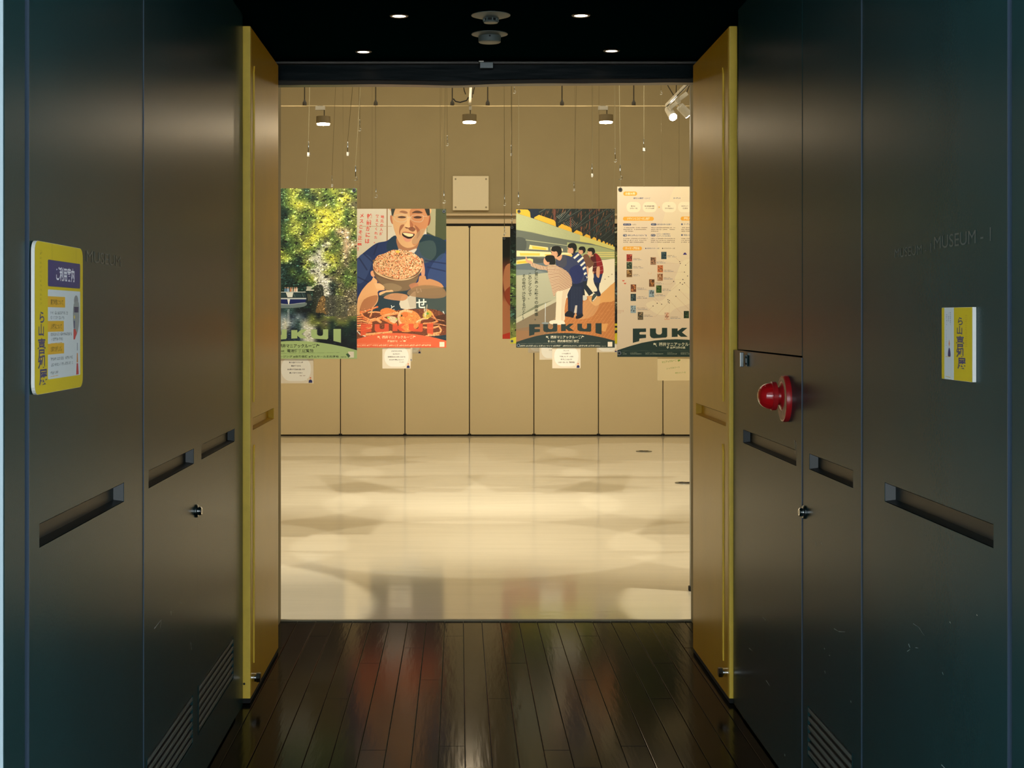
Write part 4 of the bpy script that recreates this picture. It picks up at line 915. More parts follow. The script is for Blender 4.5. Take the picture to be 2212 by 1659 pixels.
# striped shirt, pointing arm
c6([(970, 200), (1080, 140), (1180, 90), (1230, 60), (1210, 160), (1160, 260), (1120, 400), (1100, 560), (1100, 730), (960, 740), (950, 640), (960, 420)], (222, 206, 178), 1, 3); c6([(1080, 160), (1200, 90), (1150, 260), (1100, 450), (1080, 730), (1040, 720)], (200, 180, 150), .6, 3)
c6([(850, 740), (960, 720), (1090, 740), (1090, 800), (870, 790)], (224, 212, 190), 1, 3)
SH = smooth(tr(T5, [(575, 1090), (600, 1060), (700, 1090), (860, 1130), (920, 1100), (1010, 1095), (1090, 1130), (1250, 1220), (1330, 1330), (1350, 1440), (1330, 1520), (1180, 1580), (1060, 1610), (1020, 1700), (990, 1640), (960, 1500), (910, 1330), (880, 1210), (740, 1190), (590, 1130)]), 4)
Cc.poly(SH, (222, 200, 168)); mk = Cc.mask(SH); sv = Cc.a.copy()
for k in range(34): Cc.line([(560+k*20, 1010), (590+k*20, 1230)], 9, (124, 70, 50), 1, T5) if k < 16 else None
for k in range(36): Cc.line([(880, 1110+k*22-80), (1100, 1130+k*20-90), (1380, 1200+k*19-60)], 9, (124, 70, 50), 1, T5)
full = np.zeros(Cc.a.shape[:2], bool); full[mk[2]:mk[3], mk[0]:mk[1]] = mk[4]; Cc.a[~full] = sv[~full]
c5([(480, 950), (495, 950), (520, 1010), (580, 1020), (610, 1060), (580, 1090), (520, 1060), (485, 1040)], SK, 1, 2); c5([(815, 1020), (840, 970), (900, 990), (930, 1080), (870, 1110), (825, 1080)], SK, 1, 3)
c5([(845, 990), (860, 935), (930, 920), (1010, 935), (1035, 1010), (1030, 1090), (930, 1100), (925, 1050), (890, 1050)], HR, 1, 3); Cc.ell(915, 1065, 14, 18, (190, 136, 104), t=T5)
DKT = (50, 56, 44)
Cc.text('大昔にあった数々の出来事。', 588, -165, 66, DKT, t=T6, vert=True, bold=True, step=69); Cc.text('このシマシマで、', 478, -90, 64, DKT, t=T6, vert=True, step=57, bold=True); Cc.text('その年代を決定するだと！？', 376, -62, 64, DKT, t=T6, vert=True, step=61, bold=True)
footer(Cc, 1328, 751, 1, (38, 52, 50), (206, 200, 176), '若狭町', '福井県年縞博物館', '#年縞 #水月湖 #三方五湖 #シマシマ #世界標準 #年代のものさし #気候変動 #7万年 #45m')

# ---- poster D: pale map poster
Dm = Canvas(1333, 403, 1593, 771, 5, (218, 200, 172))
OG = (226, 164, 62); WH = (236, 222, 186); NV = (44, 66, 110); BK = (60, 48, 40)
def pill(x0, y0, x1, y1, st, size, t, c=OG, w=None): Dm.rrect(x0, y0, x1, y1, (y1-y0)*.48, c, t=t); Dm.text(st, x0+(x1-x0)*.13, y1-(y1-y0)*.27, size, WH, w=(x1-x0)*.74, bold=True, t=t)
Dm.poly([(1100, 0), (1500, 0), (1900, 300), (1900, 1300), (900, 1300), (800, 900)], (224, 208, 172), .6, 4, T7)
pill(200, 145, 430, 215, '企画意図', 44, T7); Dm.text('旅行者の動機・ニーズ', 370, 268, 28, NV, w=280, bold=True, t=T7); Dm.text('ターゲット', 1035, 266, 28, NV, w=125, bold=True, t=T7)
for x0, a, b in ((255, '個人化・', '小グループ化'), (525, '自己肯定感の高い', 'パーソナルな旅'), (848, '個人', '（マスではない）'), (1115, '〇〇マニア・', '〇〇好き')):
    Dm.rrect(x0, 318, x0+235, 490, 76, (232, 218, 186), t=T7); wa, wb_ = len(a)*22, len(b)*21
    Dm.text(a, x0+118-wa/2, 396, 23, BK, w=wa, bold=True, t=T7); Dm.text(b, x0+118-wb_/2, 434, 23, BK, w=wb_, bold=True, t=T7)
Dm.poly([(790, 388), (815, 405), (790, 422)], OG, t=T7)
pill(195, 565, 710, 632, 'デザインとコピーの方向性', 46, T7); pill(1158, 562, 1560, 630, '撮影人物の方向性', 46, T7)
pill(197, 677, 332, 712, 'ビジュアル', 22, T7, NV); Dm.text('ハダミ', 345, 706, 28, BK, w=75, t=T7); pill(662, 675, 755, 710, 'コピー', 22, T7, NV); Dm.text('旅行者自身の言葉で', 768, 702, 26, NV, w=240, t=T7)
pill(195, 857, 264, 893, '写真', 22, T7, NV); Dm.text('旅行者が撮ったようなライブ感', 280, 886, 26, NV, w=315, bold=True, t=T7); pill(660, 855, 738, 892, '構成', 22, T7, NV); Dm.text('メジャーな観光地は', 752, 862, 26, NV, w=230, t=T7); Dm.text('マニアックに切り取る', 752, 896, 26, NV, w=240, t=T7)
for y in (740, 770, 800): Dm.marks(200, y, 395 if y < 790 else 165, 14, BK, T7); Dm.marks(665, y, 390 if y < 790 else 120, 14, BK, T7); Dm.marks(1168, y, 330, 14, BK, T7)
for y in (922, 952, 982): Dm.marks(200, y, 395 if y < 970 else 330, 14, BK, T7); Dm.marks(662, y, 392, 14, BK, T7); Dm.marks(1168, y, 330, 14, BK, T7)
Dm.ell(1180, 690, 14, 15, NV, t=T7); Dm.text('ターゲット', 1208, 698, 26, NV, w=130, t=T7); Dm.ell(1180, 870, 14, 15, NV, t=T7); Dm.text('物語になる', 1208, 880, 26, NV, w=130, t=T7)
pill(190, 1060, 512, 1127, 'テーマ・撮影地', 46, T7); Dm.ell(576, 1092, 10, 10, NV, t=T7); Dm.text('福井県のポスター 10枚', 600, 1100, 22, NV, w=200, t=T7); Dm.ell(858, 1092, 10, 10, BK, t=T7); Dm.text('市町のポスター 15枚', 882, 1100, 22, BK, w=180, t=T7)
Dm.poly([(1100, 1500), (1180, 1320), (1300, 1270), (1560, 1280), (1560, 1900), (1300, 1850), (1150, 1800), (1060, 1620)], (228, 214, 178), .9, 4, T7)
Dm.poly([(540, 420), (640, 360), (800, 350), (930, 180), (1060, 60), (1300, 80), (1300, 350), (1000, 480), (900, 560), (760, 580), (640, 520)], (228, 214, 180), .8, 4, T8)
Dm.poly([(1196, 1200), (1215, 1165), (1240, 1162), (1265, 1198)], (70, 60, 120), t=T7)
th = [(255, 1190, 348, 1310, T7, (150, 50, 40), (200, 120, 90)), (255, 1320, 348, 1437, T7, (50, 66, 50), (130, 136, 100)), (255, 1452, 348, 1572, T7, (110, 80, 44), (190, 150, 90)), (833, 1150, 922, 1272, T7, (40, 64, 74), (84, 104, 100)), (655, 1240, 745, 1364, T7, (160, 120, 90), (60, 56, 50)), (772, 1373, 862, 1494, T7, (190, 110, 66), (224, 176, 120)), (770, 1512, 860, 1634, T7, (150, 100, 64), (214, 184, 150)),
      (590, 25, 673, 140, T8, (90, 60, 36), (196, 130, 70)), (303, 104, 388, 222, T8, (110, 66, 44), (210, 140, 84)), (302, 250, 385, 362, T8, (40, 60, 66), (84, 104, 100)), (300, 432, 383, 550, T8, (150, 170, 176), (110, 130, 140)), (412, 534, 497, 656, T8, (80, 76, 60), (170, 140, 100)), (586, 190, 671, 303, T8, (150, 168, 176), (70, 84, 90)), (700, 118, 785, 235, T8, (50, 80, 40), (96, 120, 60)), (828, 540, 910, 656, T8, (220, 190, 160), (190, 120, 90)), (1131, 518, 1212, 632, T8, (30, 50, 36), (70, 96, 60))]
for (x0, y0, x1, y1, t, c, c2) in th:
    Dm.poly([(x0, y0), (x1, y0), (x1, y1), (x0, y1)], c, t=t)
    for _ in range(16): Dm.ell(rng.uniform(x0+12, x1-12), rng.uniform(y0+10, y1-22), rng.uniform(5, 14), rng.uniform(4, 12), c2 if rng.random() < .6 else [v*.5 for v in c], .8, t=t)
    Dm.poly([(x0, y1-14), (x1, y1-14), (x1, y1), (x0, y1)], [v*.7+c2[i]*.3 for i, v in enumerate(c)], t=t)
for (x, y, w_, t) in ((365, 1258, 145, T7), (365, 1393, 170, T7), (365, 1523, 110, T7), (935, 1208, 145, T7), (757, 1310, 145, T7), (875, 1452, 160, T7), (873, 1577, 145, T7), (687, 70, 120, T8), (398, 155, 140, T8), (396, 292, 160, T8), (394, 468, 170, T8), (508, 577, 130, T8), (683, 256, 150, T8), (796, 174, 130, T8), (922, 608, 150, T8)):
    Dm.marks(x, y, w_*.75, 9, BK, t); Dm.marks(x, y+19, w_, 10, NV, t)
for pts, t in (([(757, 1345), (1150, 1345)], T7), ([(875, 1490), (1220, 1488)], T7), ([(873, 1612), (1195, 1612)], T7), ([(1045, 1240), (1080, 1250), (1142, 1312)], T7), ([(1240, 1372), (1340, 1275)], T7), ([(398, 190), (575, 192), (600, 215)], T8), ([(396, 327), (650, 327), (716, 396)], T8), ([(394, 508), (580, 508), (650, 440)], T8), ([(508, 606), (690, 606), (890, 390)], T8), ([(671, 300), (785, 410)], T8), ([(810, 100), (930, 100), (973, 58)], T8), ([(910, 218), (1072, 80)], T8), ([(905, 392), (905, 540)], T8), ([(905, 355), (1131, 590)], T8), ([(1062, 190), (1290, 420)], T8), ([(1008, 288), (1240, 520)], T8), ([(1142, 78), (1290, 240)], T8)):
    Dm.line(pts, 2.6, (190, 150, 110), .8, t)
for x, y, t in ((1142, 1314, T7), (1152, 1345, T7), (1240, 1373, T7), (1222, 1488, T7), (1316, 1496, T7), (1272, 1553, T7), (1196, 1612, T7), (1042, 1642, T7), (973, 58, T8), (1075, 78, T8), (1142, 78, T8), (1110, 102, T8), (1062, 190, T8), (1008, 288, T8), (883, 342, T8), (905, 355, T8), (888, 376, T8), (905, 392, T8), (716, 398, T8), (785, 412, T8), (652, 440, T8), (1117, 27, T8)):
    Dm.ell(x, y, 8, 7, (40, 30, 26), t=t)
for x, y in ((188, 48), (214, 90)): Dm.ell(x, y, 17, 9, (206, 84, 60), t=T8); Dm.line([(x-18, y-14), (x-8, y), (x+8, y), (x+18, y-14)], 4, (206, 84, 60), 1, T8)
for k in range(13): Dm.ell(100+(k % 5)*22, 508+(k//5)*20, 4, 4, (170, 80, 60), t=T8)
Dm.line([(612, 1490), (625, 1520), (660, 1520), (678, 1490)], 4, (220, 170, 120), 1, T7)
footer(Dm, 1592.4, 771.5, 1.22, (34, 56, 52), (206, 206, 180), '', '', '')
Dm.ell(880, 1082, 15, 16, (206, 206, 180), t=T8); Dm.poly([(868, 1090), (893, 1090), (880, 1106)], (206, 206, 180), t=T8); Dm.ell(880, 1081, 6, 7, (34, 56, 52), t=T8)
Dm.text('金津創作の森', 915, 1102, 38, (206, 206, 180), w=240, bold=True, t=T8); Dm.line([(170, 1138), (1900, 1130)], 2, (150, 160, 140), .6, T8)
for x, w_ in ((170, 65), (295, 175), (530, 270), (873, 145), (1083, 200), (1350, 160)): Dm.marks(x, 1160, w_*.6, 8, (180, 184, 160), T8); Dm.marks(x, 1180, w_, 12, (196, 200, 176), T8)

# ---- simpler prints for the posters farther back
def back_poster(kind):
    Q = Canvas(0, 0, 100, 140, 4, (20, 30, 26))
    if kind == 'hand':
        Q.grid(["kkkd", "kdrb", "brrr", "rrrb", "brrr", "rbrr", "rrbr", "rrrr"], dict(PAL, r=(196, 128, 90), b=(120, 64, 46), k=(20, 26, 24), d=(60, 50, 44)), 5, 10, 28, 16)
        Q.poly([(4, 40), (20, 38), (30, 60), (26, 84), (10, 92), (2, 70)], (206, 140, 100), 1, 4); Q.poly([(2, 78), (14, 66), (28, 72), (30, 90), (12, 96)], (150, 56, 34), .8, 4); Q.poly([(30, 50), (70, 40), (90, 80), (60, 110), (35, 100)], (190, 120, 80), .8, 4)
        Q.line([(10, 100), (60, 94)], 2, (120, 70, 50)); Q.line([(20, 108), (80, 104)], 2, (120, 70, 50)); c, tc = (206, 62, 46), (240, 200, 170)
    elif kind == 'green':
        Q.grid(["kkdd", "dkgd", "dgog", "goog", "ggdg", "gdgd", "dgog", "ooll"], PAL, 5, 10, 30, 16); Q.dabs(2200, (0, 0, 100, 140), 2.2, .5); c, tc = (196, 190, 50), (60, 60, 24)
        for p in ([(0, 70), (12, 76), (20, 88)], [(0, 84), (14, 84)], [(0, 96), (10, 104), (20, 112)]): Q.line(p, 1, (24, 34, 40))
    elif kind == 'dark':
        Q.grid(["bkkk", "kbkk", "gogk", "kkgd", "tnkt", "kbkd", "kkkb", "kkdk"], PAL, 5, 10, 30, 16); Q.dabs(2000, (0, 0, 100, 140), 2.4, .6); c, tc = (190, 178, 40), (60, 60, 24)
    elif kind == 'plum':
        Q.grid(["ssnb", "snnb", "nbbn", "bbnk", "nbrb", "bkbn", "nkkb", "kkbk"], dict(PAL, s=(120, 110, 116), b=(92, 70, 70)), 5, 10, 30, 16); Q.dabs(900, (0, 0, 100, 140), 3, .3); c, tc = (84, 66, 76), (220, 214, 200)
    else:
        Q.grid(["wsst", "stwt", "ttgt", "gdtd", "tdgk", "dktd", "tkdk", "kktd"], PAL, 5, 10, 30, 16); Q.dabs(900, (0, 0, 100, 140), 3, .3); c, tc = (62, 74, 60), (210, 210, 190)
    k = 100/213
    mp = (100, 140)
    footer(Q, mp[0], mp[1], k, c, tc, '', '', '')
    return Q
def note_canvas(wd, hg, lines, seed):
    Q = Canvas(0, 0, wd, hg, 5, (216, 204, 182)); Q.rrect(wd*.07, hg*.06, wd*.93, hg*.92, hg*.4, (228, 224, 212))
    Q.poly([(wd*.80, hg*.84), (wd*.83, hg*.90), (wd*.75, hg*.88)], (228, 224, 212))
    for i, (st, w_) in enumerate(lines):
        Q.text(st, wd*(.5-w_/2), hg*(.27+i*.125), hg*.058, (50, 44, 40), w=wd*w_, bold=True)
    Q.marks(wd*.6, hg*.71, wd*.16, hg*.03, (110, 80, 60))
    Q.poly([(wd*.86, hg*.98), (wd*.87, hg*.89), (wd*.90, hg*.87), (wd*.94, hg*.87), (wd*.965, hg*.91), (wd*.965, hg*.98)], (40, 44, 92)); Q.ell(wd*.915, hg*.83, wd*.022, hg*.04, (222, 170, 130)); Q.ell(wd*.915, hg*.80, wd*.022, hg*.018, (190, 70, 50))
    return Q

def panel(name, x0, y0, x1, y1, D, canvas, label, cat, group=None, uv=None, th=.006, bend=0):
    a = P(x0, y0, D); b = P(x1, y1, D); ctr = Vector(((a.x+b.x)/2, D, (a.z+b.z)/2))
    mb = MB().box(a.x, b.x, D+.0006, D+th, b.z, a.z); me = mb.mesh(name, ['poster_edge'])
    hold = link(name, me, None, None, label=label, category=cat, **({'group': group} if group else {}))
    fm = bpy.data.meshes.new('print'); N = 8; vs = []; fs = []; uvs = []
    for j in range(N+1):
        for i in range(N+1): vs.append((a.x+(b.x-a.x)*i/N, D-bend*math.sin(PI*i/N)*(j/N), b.z+(a.z-b.z)*j/N))
    for j in range(N):
        for i in range(N): fs.append((j*(N+1)+i, j*(N+1)+i+1, (j+1)*(N+1)+i+1, (j+1)*(N+1)+i))
    fm.from_pydata(vs, [], fs); ul = fm.uv_layers.new()
    for poly_ in fm.polygons:
        for li, vi in zip(poly_.loop_indices, poly_.vertices): ul.data[li].uv = ((vi % (N+1))/N, (vi//(N+1))/N)
    fm.materials.append(canvas if isinstance(canvas, bpy.types.Material) else canvas.material(name+'_print'))
    for p_ in fm.polygons: p_.use_smooth = True
    link('print', fm, hold)
    return hold
def grommet(px, py, D, par, r=.014):
    p = P(px, py, D)
    mb = MB().lathe([(r*.5, -.0005), (r*.55, .004), (r*.9, .004), (r, -.0005)], p, d=(0, -1, 0), n=20); mb.f = mb.f[:-2]; mb.mi = mb.mi[:-2]; mb.sm = mb.sm[:-2]
    mb.obj('grommet', 'steel', par); MB().lathe([(r*.5, 0), (r*.5, .0008)], p, d=(0, -1, 0), n=12).obj('grommet_hole', 'black', par)
DA, DC = 9.6, 12.0
pA = panel('poster', 511, 407, 771, 775, DA, A, 'large poster of a cruise boat between wooded cliffs, hanging beside the left yellow leaf', 'poster')
pB = panel('poster', 751.5, 451, 964, 751, DC, B, 'poster of a laughing man in glasses holding a heaped bowl above red crabs', 'poster')
pC = panel('poster', 1115, 451, 1328, 751, DC, Cc, 'poster of five young visitors bending towards a lit wall display', 'poster')
pD = panel('poster', 1333.5, 403, 1593, 771, DA, Dm, 'large pale map poster with small photos beside the right yellow leaf', 'poster')
for px, py, D, p in ((765, 411, DA, pA), (517, 411, DA, pA), (959, 456.5, DC, pB), (756, 456.5, DC, pB), (1121, 456.5, DC, pC), (1321, 456, DC, pC), (1120, 746, DC, pC), (1340, 409.5, DA, pD), (1587, 409.5, DA, pD), (1337.5, 763, DA, pD)): grommet(px, py, D, p)
D2, D3 = 14.1, 16.25
HAND, GREEN, DARK, PLUM, GREY = (back_poster(k) for k in ('hand', 'green', 'dark', 'plum', 'grey'))
pE = panel('poster', 1102, 487.5, 1283, 742, D2, GREEN, 'green forest poster with a yellow foot half hidden behind the visitors poster', 'poster'); grommet(1106, 491, D2, pE); grommet(1106, 737, D2, pE)
pF = panel('poster', 1085.5, 512, 1246, 732, 15.4, HAND, 'brown and red poster of hands showing at the far left of the hidden stack', 'poster'); grommet(1089, 515, 15.4, pF, .012)
pG = panel('poster', 1290, 487.5, 1471, 742, D2, DARK, 'dark poster seen as a sliver between the visitors poster and the map poster', 'poster')
pH = panel('poster', 585, 512, 745, 733, D3, PLUM, 'plum coloured poster hidden behind the cruise boat poster', 'poster')
pI = panel('poster', 800, 512, 958, 733, D3, GREY, 'grey green poster farthest behind the laughing man poster', 'poster')
pJ = panel('poster', 774, 487.5, 955, 742, D2, PLUM.mt if hasattr(PLUM, 'mt') else PLUM, 'dusky poster hidden directly behind the laughing man poster', 'poster')
BACK = [(1106, 1279, 490, D2, 'green forest'), (1089, 1242, 515, 15.4, 'brown and red hands'), (1294, 1467, 490, D2, 'dark sliver'), (589, 741, 515, D3, 'hidden plum coloured'), (804, 954, 515, D3, 'farthest grey green'), (778, 951, 490, D2, 'hidden dusky')]

NA = note_canvas(75, 50, [('寒さも過ぎてリフレッ時', .40), ('電池で進むから', .28), ('音も静かで快適度も高いです', .50), ('乗ってみてください', .38)], 1)
NB = note_canvas(61, 44, [('これが親のスゴさやね', .38), ('なんでかんで!?', .26), ('福井県民はみんな知っとるよね', .62), ('かにの中で最も小さいカニ', .52)], 2)
NC = note_canvas(61, 44, [('楽しくて', .20), ('いつも笑うて', .32), ('「7万年」も、ずーっと続く', .52), ('年を越しているんです', .40), ('この日一枚の、先、発見の毎日', .60)], 3)
nA = panel('caption_note', 602, 768, 677, 828, DA+.0065, NA, 'white caption note below the cruise boat poster', 'note')
nB = panel('caption_note', 826, 746, 887, 796, DC+.0065, NB, 'white caption note below the laughing man poster', 'note')
nC = panel('caption_note', 1193, 745, 1254, 795.5, DC+.0065, NC, 'white caption note below the middle of the visitors poster', 'note')
nc2 = note_canvas(52, 37, [('この町の魅力', .30), ('見てみよう', .30), ('ここが好き', .24)], 4)
nd = panel('caption_note', 1165.5, 735, 1218, 777, D2+.0065, nc2, 'pale caption note left of and behind the note under the visitors poster', 'note')
M2 = nd.children[0].data.materials[0]
panel('caption_note', 1141, 726, 1186, 762, 15.4065, M2, 'small caption note farthest left under the visitors poster', 'note')
panel('caption_note', 838, 742, 890.5, 780, D2+.0065, M2, 'caption note peeping out right behind the note under the laughing man', 'note')
panel('caption_note', 865, 727, 910, 764, D3+.0065, M2, 'small far caption note right of the note under the laughing man', 'note')
panel('caption_note', 1289, 735, 1334, 761, D2+.0065, M2, 'caption note sliver below the dark poster beside the map poster', 'note')
panel('caption_note', 650, 726, 694, 763, D3+.0065, M2, 'far caption note hidden behind the cruise boat poster', 'note')
ND = Canvas(0, 0, 72, 51, 5, (226, 208, 162)); GR = (120, 150, 60)
ND.text('マニアックルーズ', 9, 17, 4.6, GR, w=32, bold=True, rot=-.13); ND.poly([(43, 10), (49, 9.5), (48.5, 12), (44, 14)], GR); ND.text('いってみよーッ', 19, 29, 3.8, (150, 160, 100), w=29, bold=True, rot=-.12); ND.text('制作スタッフ一同', 38, 37.5, 3.4, GR, w=22, rot=-.06)
panel('caption_note', 1420.5, 766, 1493, 822, DA+.0065, ND, 'cream note with green handwriting below the map poster', 'note')

# ---- hanging wires and hooks
def hook_mesh(p, hgt, tag):
    mb = MB()
    mb.box(p.x-.0035, p.x+.0035, p.y-.003, p.y+.003, p.z-hgt*.45, p.z, 0, .001)
    pts = [Vector((p.x, p.y, p.z-hgt*.4))]+[Vector((p.x+.012*math.sin(a), p.y, p.z-hgt*.8-.012+.012*math.cos(a)-.0)) for a in [PI*k/7*1.3 for k in range(8)]]
    mb.tube(pts, .0028, 6); return mb
WDESC = []
def wire(px_top, px, py_hook, hh, D, label, to=None, tag=False, bright=False):
    top = P(px_top, 184, D); p = P(px, py_hook, D)
    k = (GC-p.z)/(top.z-p.z); tp = Vector((p.x+(top.x-p.x)*k, D, GC))
    t = thing('hanging_wire', label, 'wire', tp)
    MB().tube([tp, p], .0016 if not bright else .002, 6).obj('wire', 'bright_wire' if bright else 'wire', t)
    hgt = hh*D/F
    hook_mesh(p, hgt, tag).obj('hook', 'hook', t)
    if tag: MB().box(p.x-.007, p.x+.007, D-.002, D+.002, p.z-hgt*1.1, p.z-hgt*.8).obj('tag', 'white_tag', t)
    if to:
        q = P(*to, D); MB().tube([Vector((p.x, D, p.z-hgt*.9)), q], .0014, 6).obj('lower_wire', 'bright_wire', t)
wire(669, 666, 305, 30, DA, 'thin wire with a bright hook above the left part of the cruise boat poster', (661, 407), True, True)
wire(762, 751, 306, 28, DA+.5, 'slanting dark wire ending in a white tagged hook left of the poster corner', None, True)
wire(779, 768, 358, 30, DA, 'bright wire holding the right grommet of the cruise boat poster', (765, 411), False, True)
wire(775, 777, 258, 24, DC+1, 'thin wire with a small hook high above the cruise boat poster corner')
wire(725, 717, 380, 22, D2, 'faint wire with a white tagged hook just above the cruise boat poster', None, True)
wire(811, 812, 408, 16, DC+.5, 'thin dark wire above the red writing of the laughing man poster')
wire(965, 966, 292, 22, D2, 'thin wire with a high hook left of the long track', None)
wire(962, 959, 412, 26, DC, 'wire holding the right grommet of the laughing man poster', (959, 456), False)
wire(1104, 1104, 313, 22, D3-.4, 'faint wire with a tagged hook right of the cover plate, upper one', None, True)
wire(1089, 1090, 421, 22, D2, 'thin wire with a hook just left of the visitors poster', (1089.5, 487))
wire(1120.5, 1120, 414, 28, DC, 'wire holding the left grommet of the visitors poster', (1121, 456), False, True)
wire(1105, 1105, 459, 16, D2+.02, 'short bright hook wire over the green poster corner', (1106, 491))
wire(1245, 1240, 393, 18, D2+.6, 'faint wire with a tagged hook above the middle of the visitors poster', None, True)
wire(1281, 1279, 354, 26, DC+.3, 'thin pale wire with a bright hook above the right half of the visitors poster', (1279, 449), True, True)
wire(1328, 1329, 320, 30, DC, 'pale wire holding the right grommet of the visitors poster', (1322, 456), False, True)
wire(1338, 1340, 356, 30, DA, 'wire with a large bright hook holding the left grommet of the map poster', (1340, 409), False, True)
wire(1391, 1391, 300, 24, DA, 'wire with a white tagged hook above the middle of the map poster', (1391, 404), True, True)
wire(1428, 1428, 196, 4, D2+.8, 'faint long wire between the right rod and the bright spotlight', (1430, 400))
wire(1111, 1111, 188, 10, DC+.8, 'short wire whose hook shows just under the header')
wire(1089, 1090, 491, 12, D2+1.1, 'loose open hook hanging over the pale panels left of the green poster')

# ---- passage notices
def sideplate(xf, s, y0, y1, z0, z1, th, rad, name, label, cat, canvas, backmat):
    """board standing off a side wall; print faces along s. y0 = near edge"""
    def outline(e=0):
        p = []
        for cy, cz, a0 in ((y1-rad, z1-rad, 0), (y0+rad, z1-rad, PI/2), (y0+rad, z0+rad, PI), (y1-rad, z0+rad, 3*PI/2)):
            p += [(cy+(rad-e)*math.cos(a0+k*PI/10), cz+(rad-e)*math.sin(a0+k*PI/10)) for k in range(6)]
        return p
    o = thing(name, label, cat, (xf-s*th, (y0+y1)/2, z0)); q = outline(); n = len(q); xb = xf-s*th
    MB().add([(xb, a, b) for a, b in q]+[(xf-s*.0006, a, b) for a, b in q], [tuple(range(n)), tuple(range(n, 2*n))[::-1]]+[(i, (i+1) % n, (i+1) % n+n, i+n) for i in range(n)]).obj('board', backmat, o)
    me = bpy.data.meshes.new('print'); q = outline(.0004); me.from_pydata([(xf, a, b) for a, b in q], [], [tuple(range(n))]); ul = me.uv_layers.new()
    for li, vi in zip(me.polygons[0].loop_indices, me.polygons[0].vertices):
        a, b = q[vi]; u = (a-y0)/(y1-y0); ul.data[li].uv = (u if s > 0 else 1-u, (b-z0)/(z1-z0))
    me.materials.append(canvas.material(name+'_print', .4)); link('print', me, o)
    return o
YL, NVY, PAPER = (196, 174, 26), (30, 46, 104), (190, 200, 202)
S1 = Canvas(0, 0, 369, 303, 2.4, YL)
S1.line([(123, 0), (123, 36)], 1, (110, 100, 40)); S1.line([(312, 0), (312, 36)], 1, (110, 100, 40))
S1.rrect(92, 34, 346, 88, 5, NVY); S1.text('ご利用案内', 150, 72, 30, (214, 218, 226), w=150, bold=True)
S1.rrect(92, 94, 346, 276, 4, PAPER)
for (y, w_, st) in ((108, 130, '開館時間について'), (158, 120, '入場料について'), (204, 122, 'お車でお越しの方')):
    S1.poly([(92, y), (92+w_, y), (92+w_, y+22), (92, y+22)], (206, 160, 44)); S1.text(st, 112, y+16, 12, (110, 88, 30), w=w_-34, bold=True)
for (y, w_) in ((140, 130), (150, 104), (184, 160), (194, 92), (234, 168), (246, 168), (262, 56)):
    S1.marks(112, y-2, w_, 7, (96, 110, 118))
S1.line([(112, 204), (200, 203)], 1, (200, 150, 60)); S1.line([(112, 271), (170, 270)], 1, (200, 150, 60))
# little fashion figure, bottle
S1.ell(312, 115, 18, 12, (120, 130, 134)); S1.poly([(292, 122), (334, 118), (338, 160), (320, 186), (300, 190), (286, 158)], (130, 140, 140), 1, 3); S1.poly([(294, 128), (332, 128), (330, 140), (296, 140)], (34, 48, 84)); S1.ell(298, 150, 6, 4, (196, 176, 90)); S1.poly([(292, 158), (302, 158), (300, 174), (294, 174)], (40, 60, 110)); S1.poly([(290, 176), (306, 176), (318, 184), (302, 198), (290, 198)], (186, 56, 66))
S1.line([(322, 206), (322, 222)], 4, (40, 60, 96)); S1.poly([(318, 228), (326, 228), (328, 248), (316, 248)], (190, 120, 60)); S1.poly([(316, 250), (328, 250), (334, 274), (312, 274)], (176, 44, 60))
def brush(Q, x, y, h, sx):
    # tall calligraphic title in dark blue, stretched sideways
    for ch, a, k, dx in (('ら', 0, .17, .1), ('山', .17, .17, 0), ('喜', .36, .22, -.05), ('知', .57, .20, 0), ('展', .76, .23, .12)):
        Q.text(ch, x+h*k*sx*dx, y+h*a, h*k, NVY, bold=True, vert=True, vsx=sx)
brush(S1, 22, 138, 150, 1.75); S1.marks(40, 18, 10, 7, (150, 130, 40)); 
for k in range(12): S1.marks(34, 22+k*9, 12, 5, (150, 132, 40), al=.6)
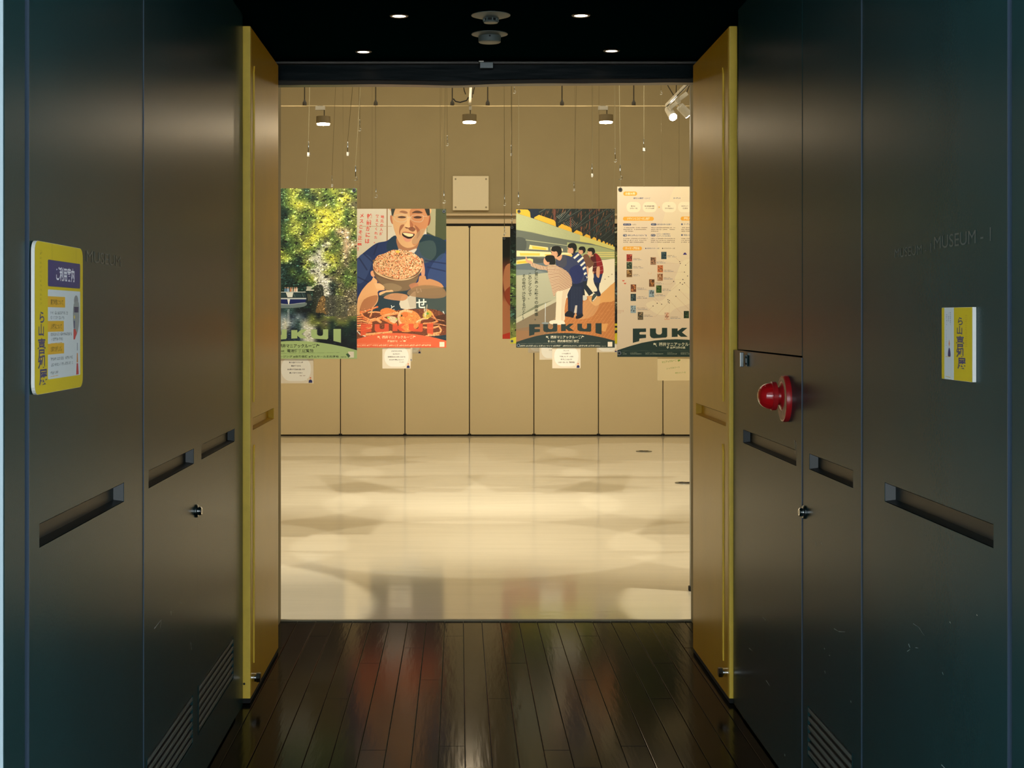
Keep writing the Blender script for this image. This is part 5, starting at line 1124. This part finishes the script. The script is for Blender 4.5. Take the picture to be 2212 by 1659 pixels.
sideplate(-.828, 1, 2.89, 3.259, 1.350, 1.653, .0075, .022, 'notice_board', 'yellow visitor notice with rounded corners and dark blue heading on the left door', 'notice', S1, 'sign_white')
S2 = Canvas(0, 0, 193, 155, 4, YL)
S2.poly([(18, 0), (80, 0), (80, 155), (18, 155)], PAPER)
for x, y0, n in ((54, 10, 7), (42, 10, 5), (30, 14, 6)):
    for k in range(n): S2.marks(x, y0+k*4.2, 5, 3, (70, 84, 110))
for k in range(9): S2.marks(28, 48+k*4, 5, 2.6, (130, 150, 170))
S2.poly([(46, 78), (50, 68), (54, 78), (50, 85)], (200, 120, 60)); S2.poly([(42, 105), (43, 94), (50, 86), (57, 94), (58, 105)], (40, 40, 92), 1, 3)
S2.line([(26, 106), (58, 106)], 1, (200, 170, 50)); S2.line([(26, 149), (58, 150)], 1.2, (200, 170, 50))
brush(S2, 96, 20, 112, 2.1)
for k in range(17): S2.marks(150, 16+k*4, 12, 3, (170, 140, 40), al=.7)
sideplate(1.0565, -1, 3.051, 3.244, 1.3685, 1.5235, .0082, .001, 'wall_sign', 'small square yellow sign with a thick white edge on the right door', 'sign', S2, 'sign_white')

for xa, xb, py, D, nm in BACK:
    for px, side in ((xa, 'left'), (xb, 'right')):
        q = P(px, py, D+.003); t = thing('hanging_wire', 'faint wire holding the %s corner of the %s poster' % (side, nm), 'wire', (q.x, q.y, GC))
        MB().tube([(q.x, q.y, GC), q], .0012, 5).obj('wire', 'wire', t)
        MB().lathe([(.004, 0), (.004, .02)], (q.x, q.y, q.z+.03), n=8).obj('crimp', 'steel', t)

GROUPS = dict(poster='posters hanging in the gallery', caption_note='caption notes hanging below the posters', hanging_wire='thin hanging wires in the gallery', downlight='downlights in the dark passage ceiling', gallery_lamp='round can lamps below the pale rail', track_spotlight='spotlights on the right hand track', floor_socket='floor sockets in the gallery floor', smoke_detector='detectors on the dark passage ceiling', door_leaf='open yellow door leaves', cylinder_lock='cylinder locks of the dark doors', lighting_track='lighting tracks of the gallery')
for o in list(COL.objects):
    n = o.name.split('.')[0]
    if o.parent is None and n in GROUPS and 'group' not in o: o['group'] = GROUPS[n]
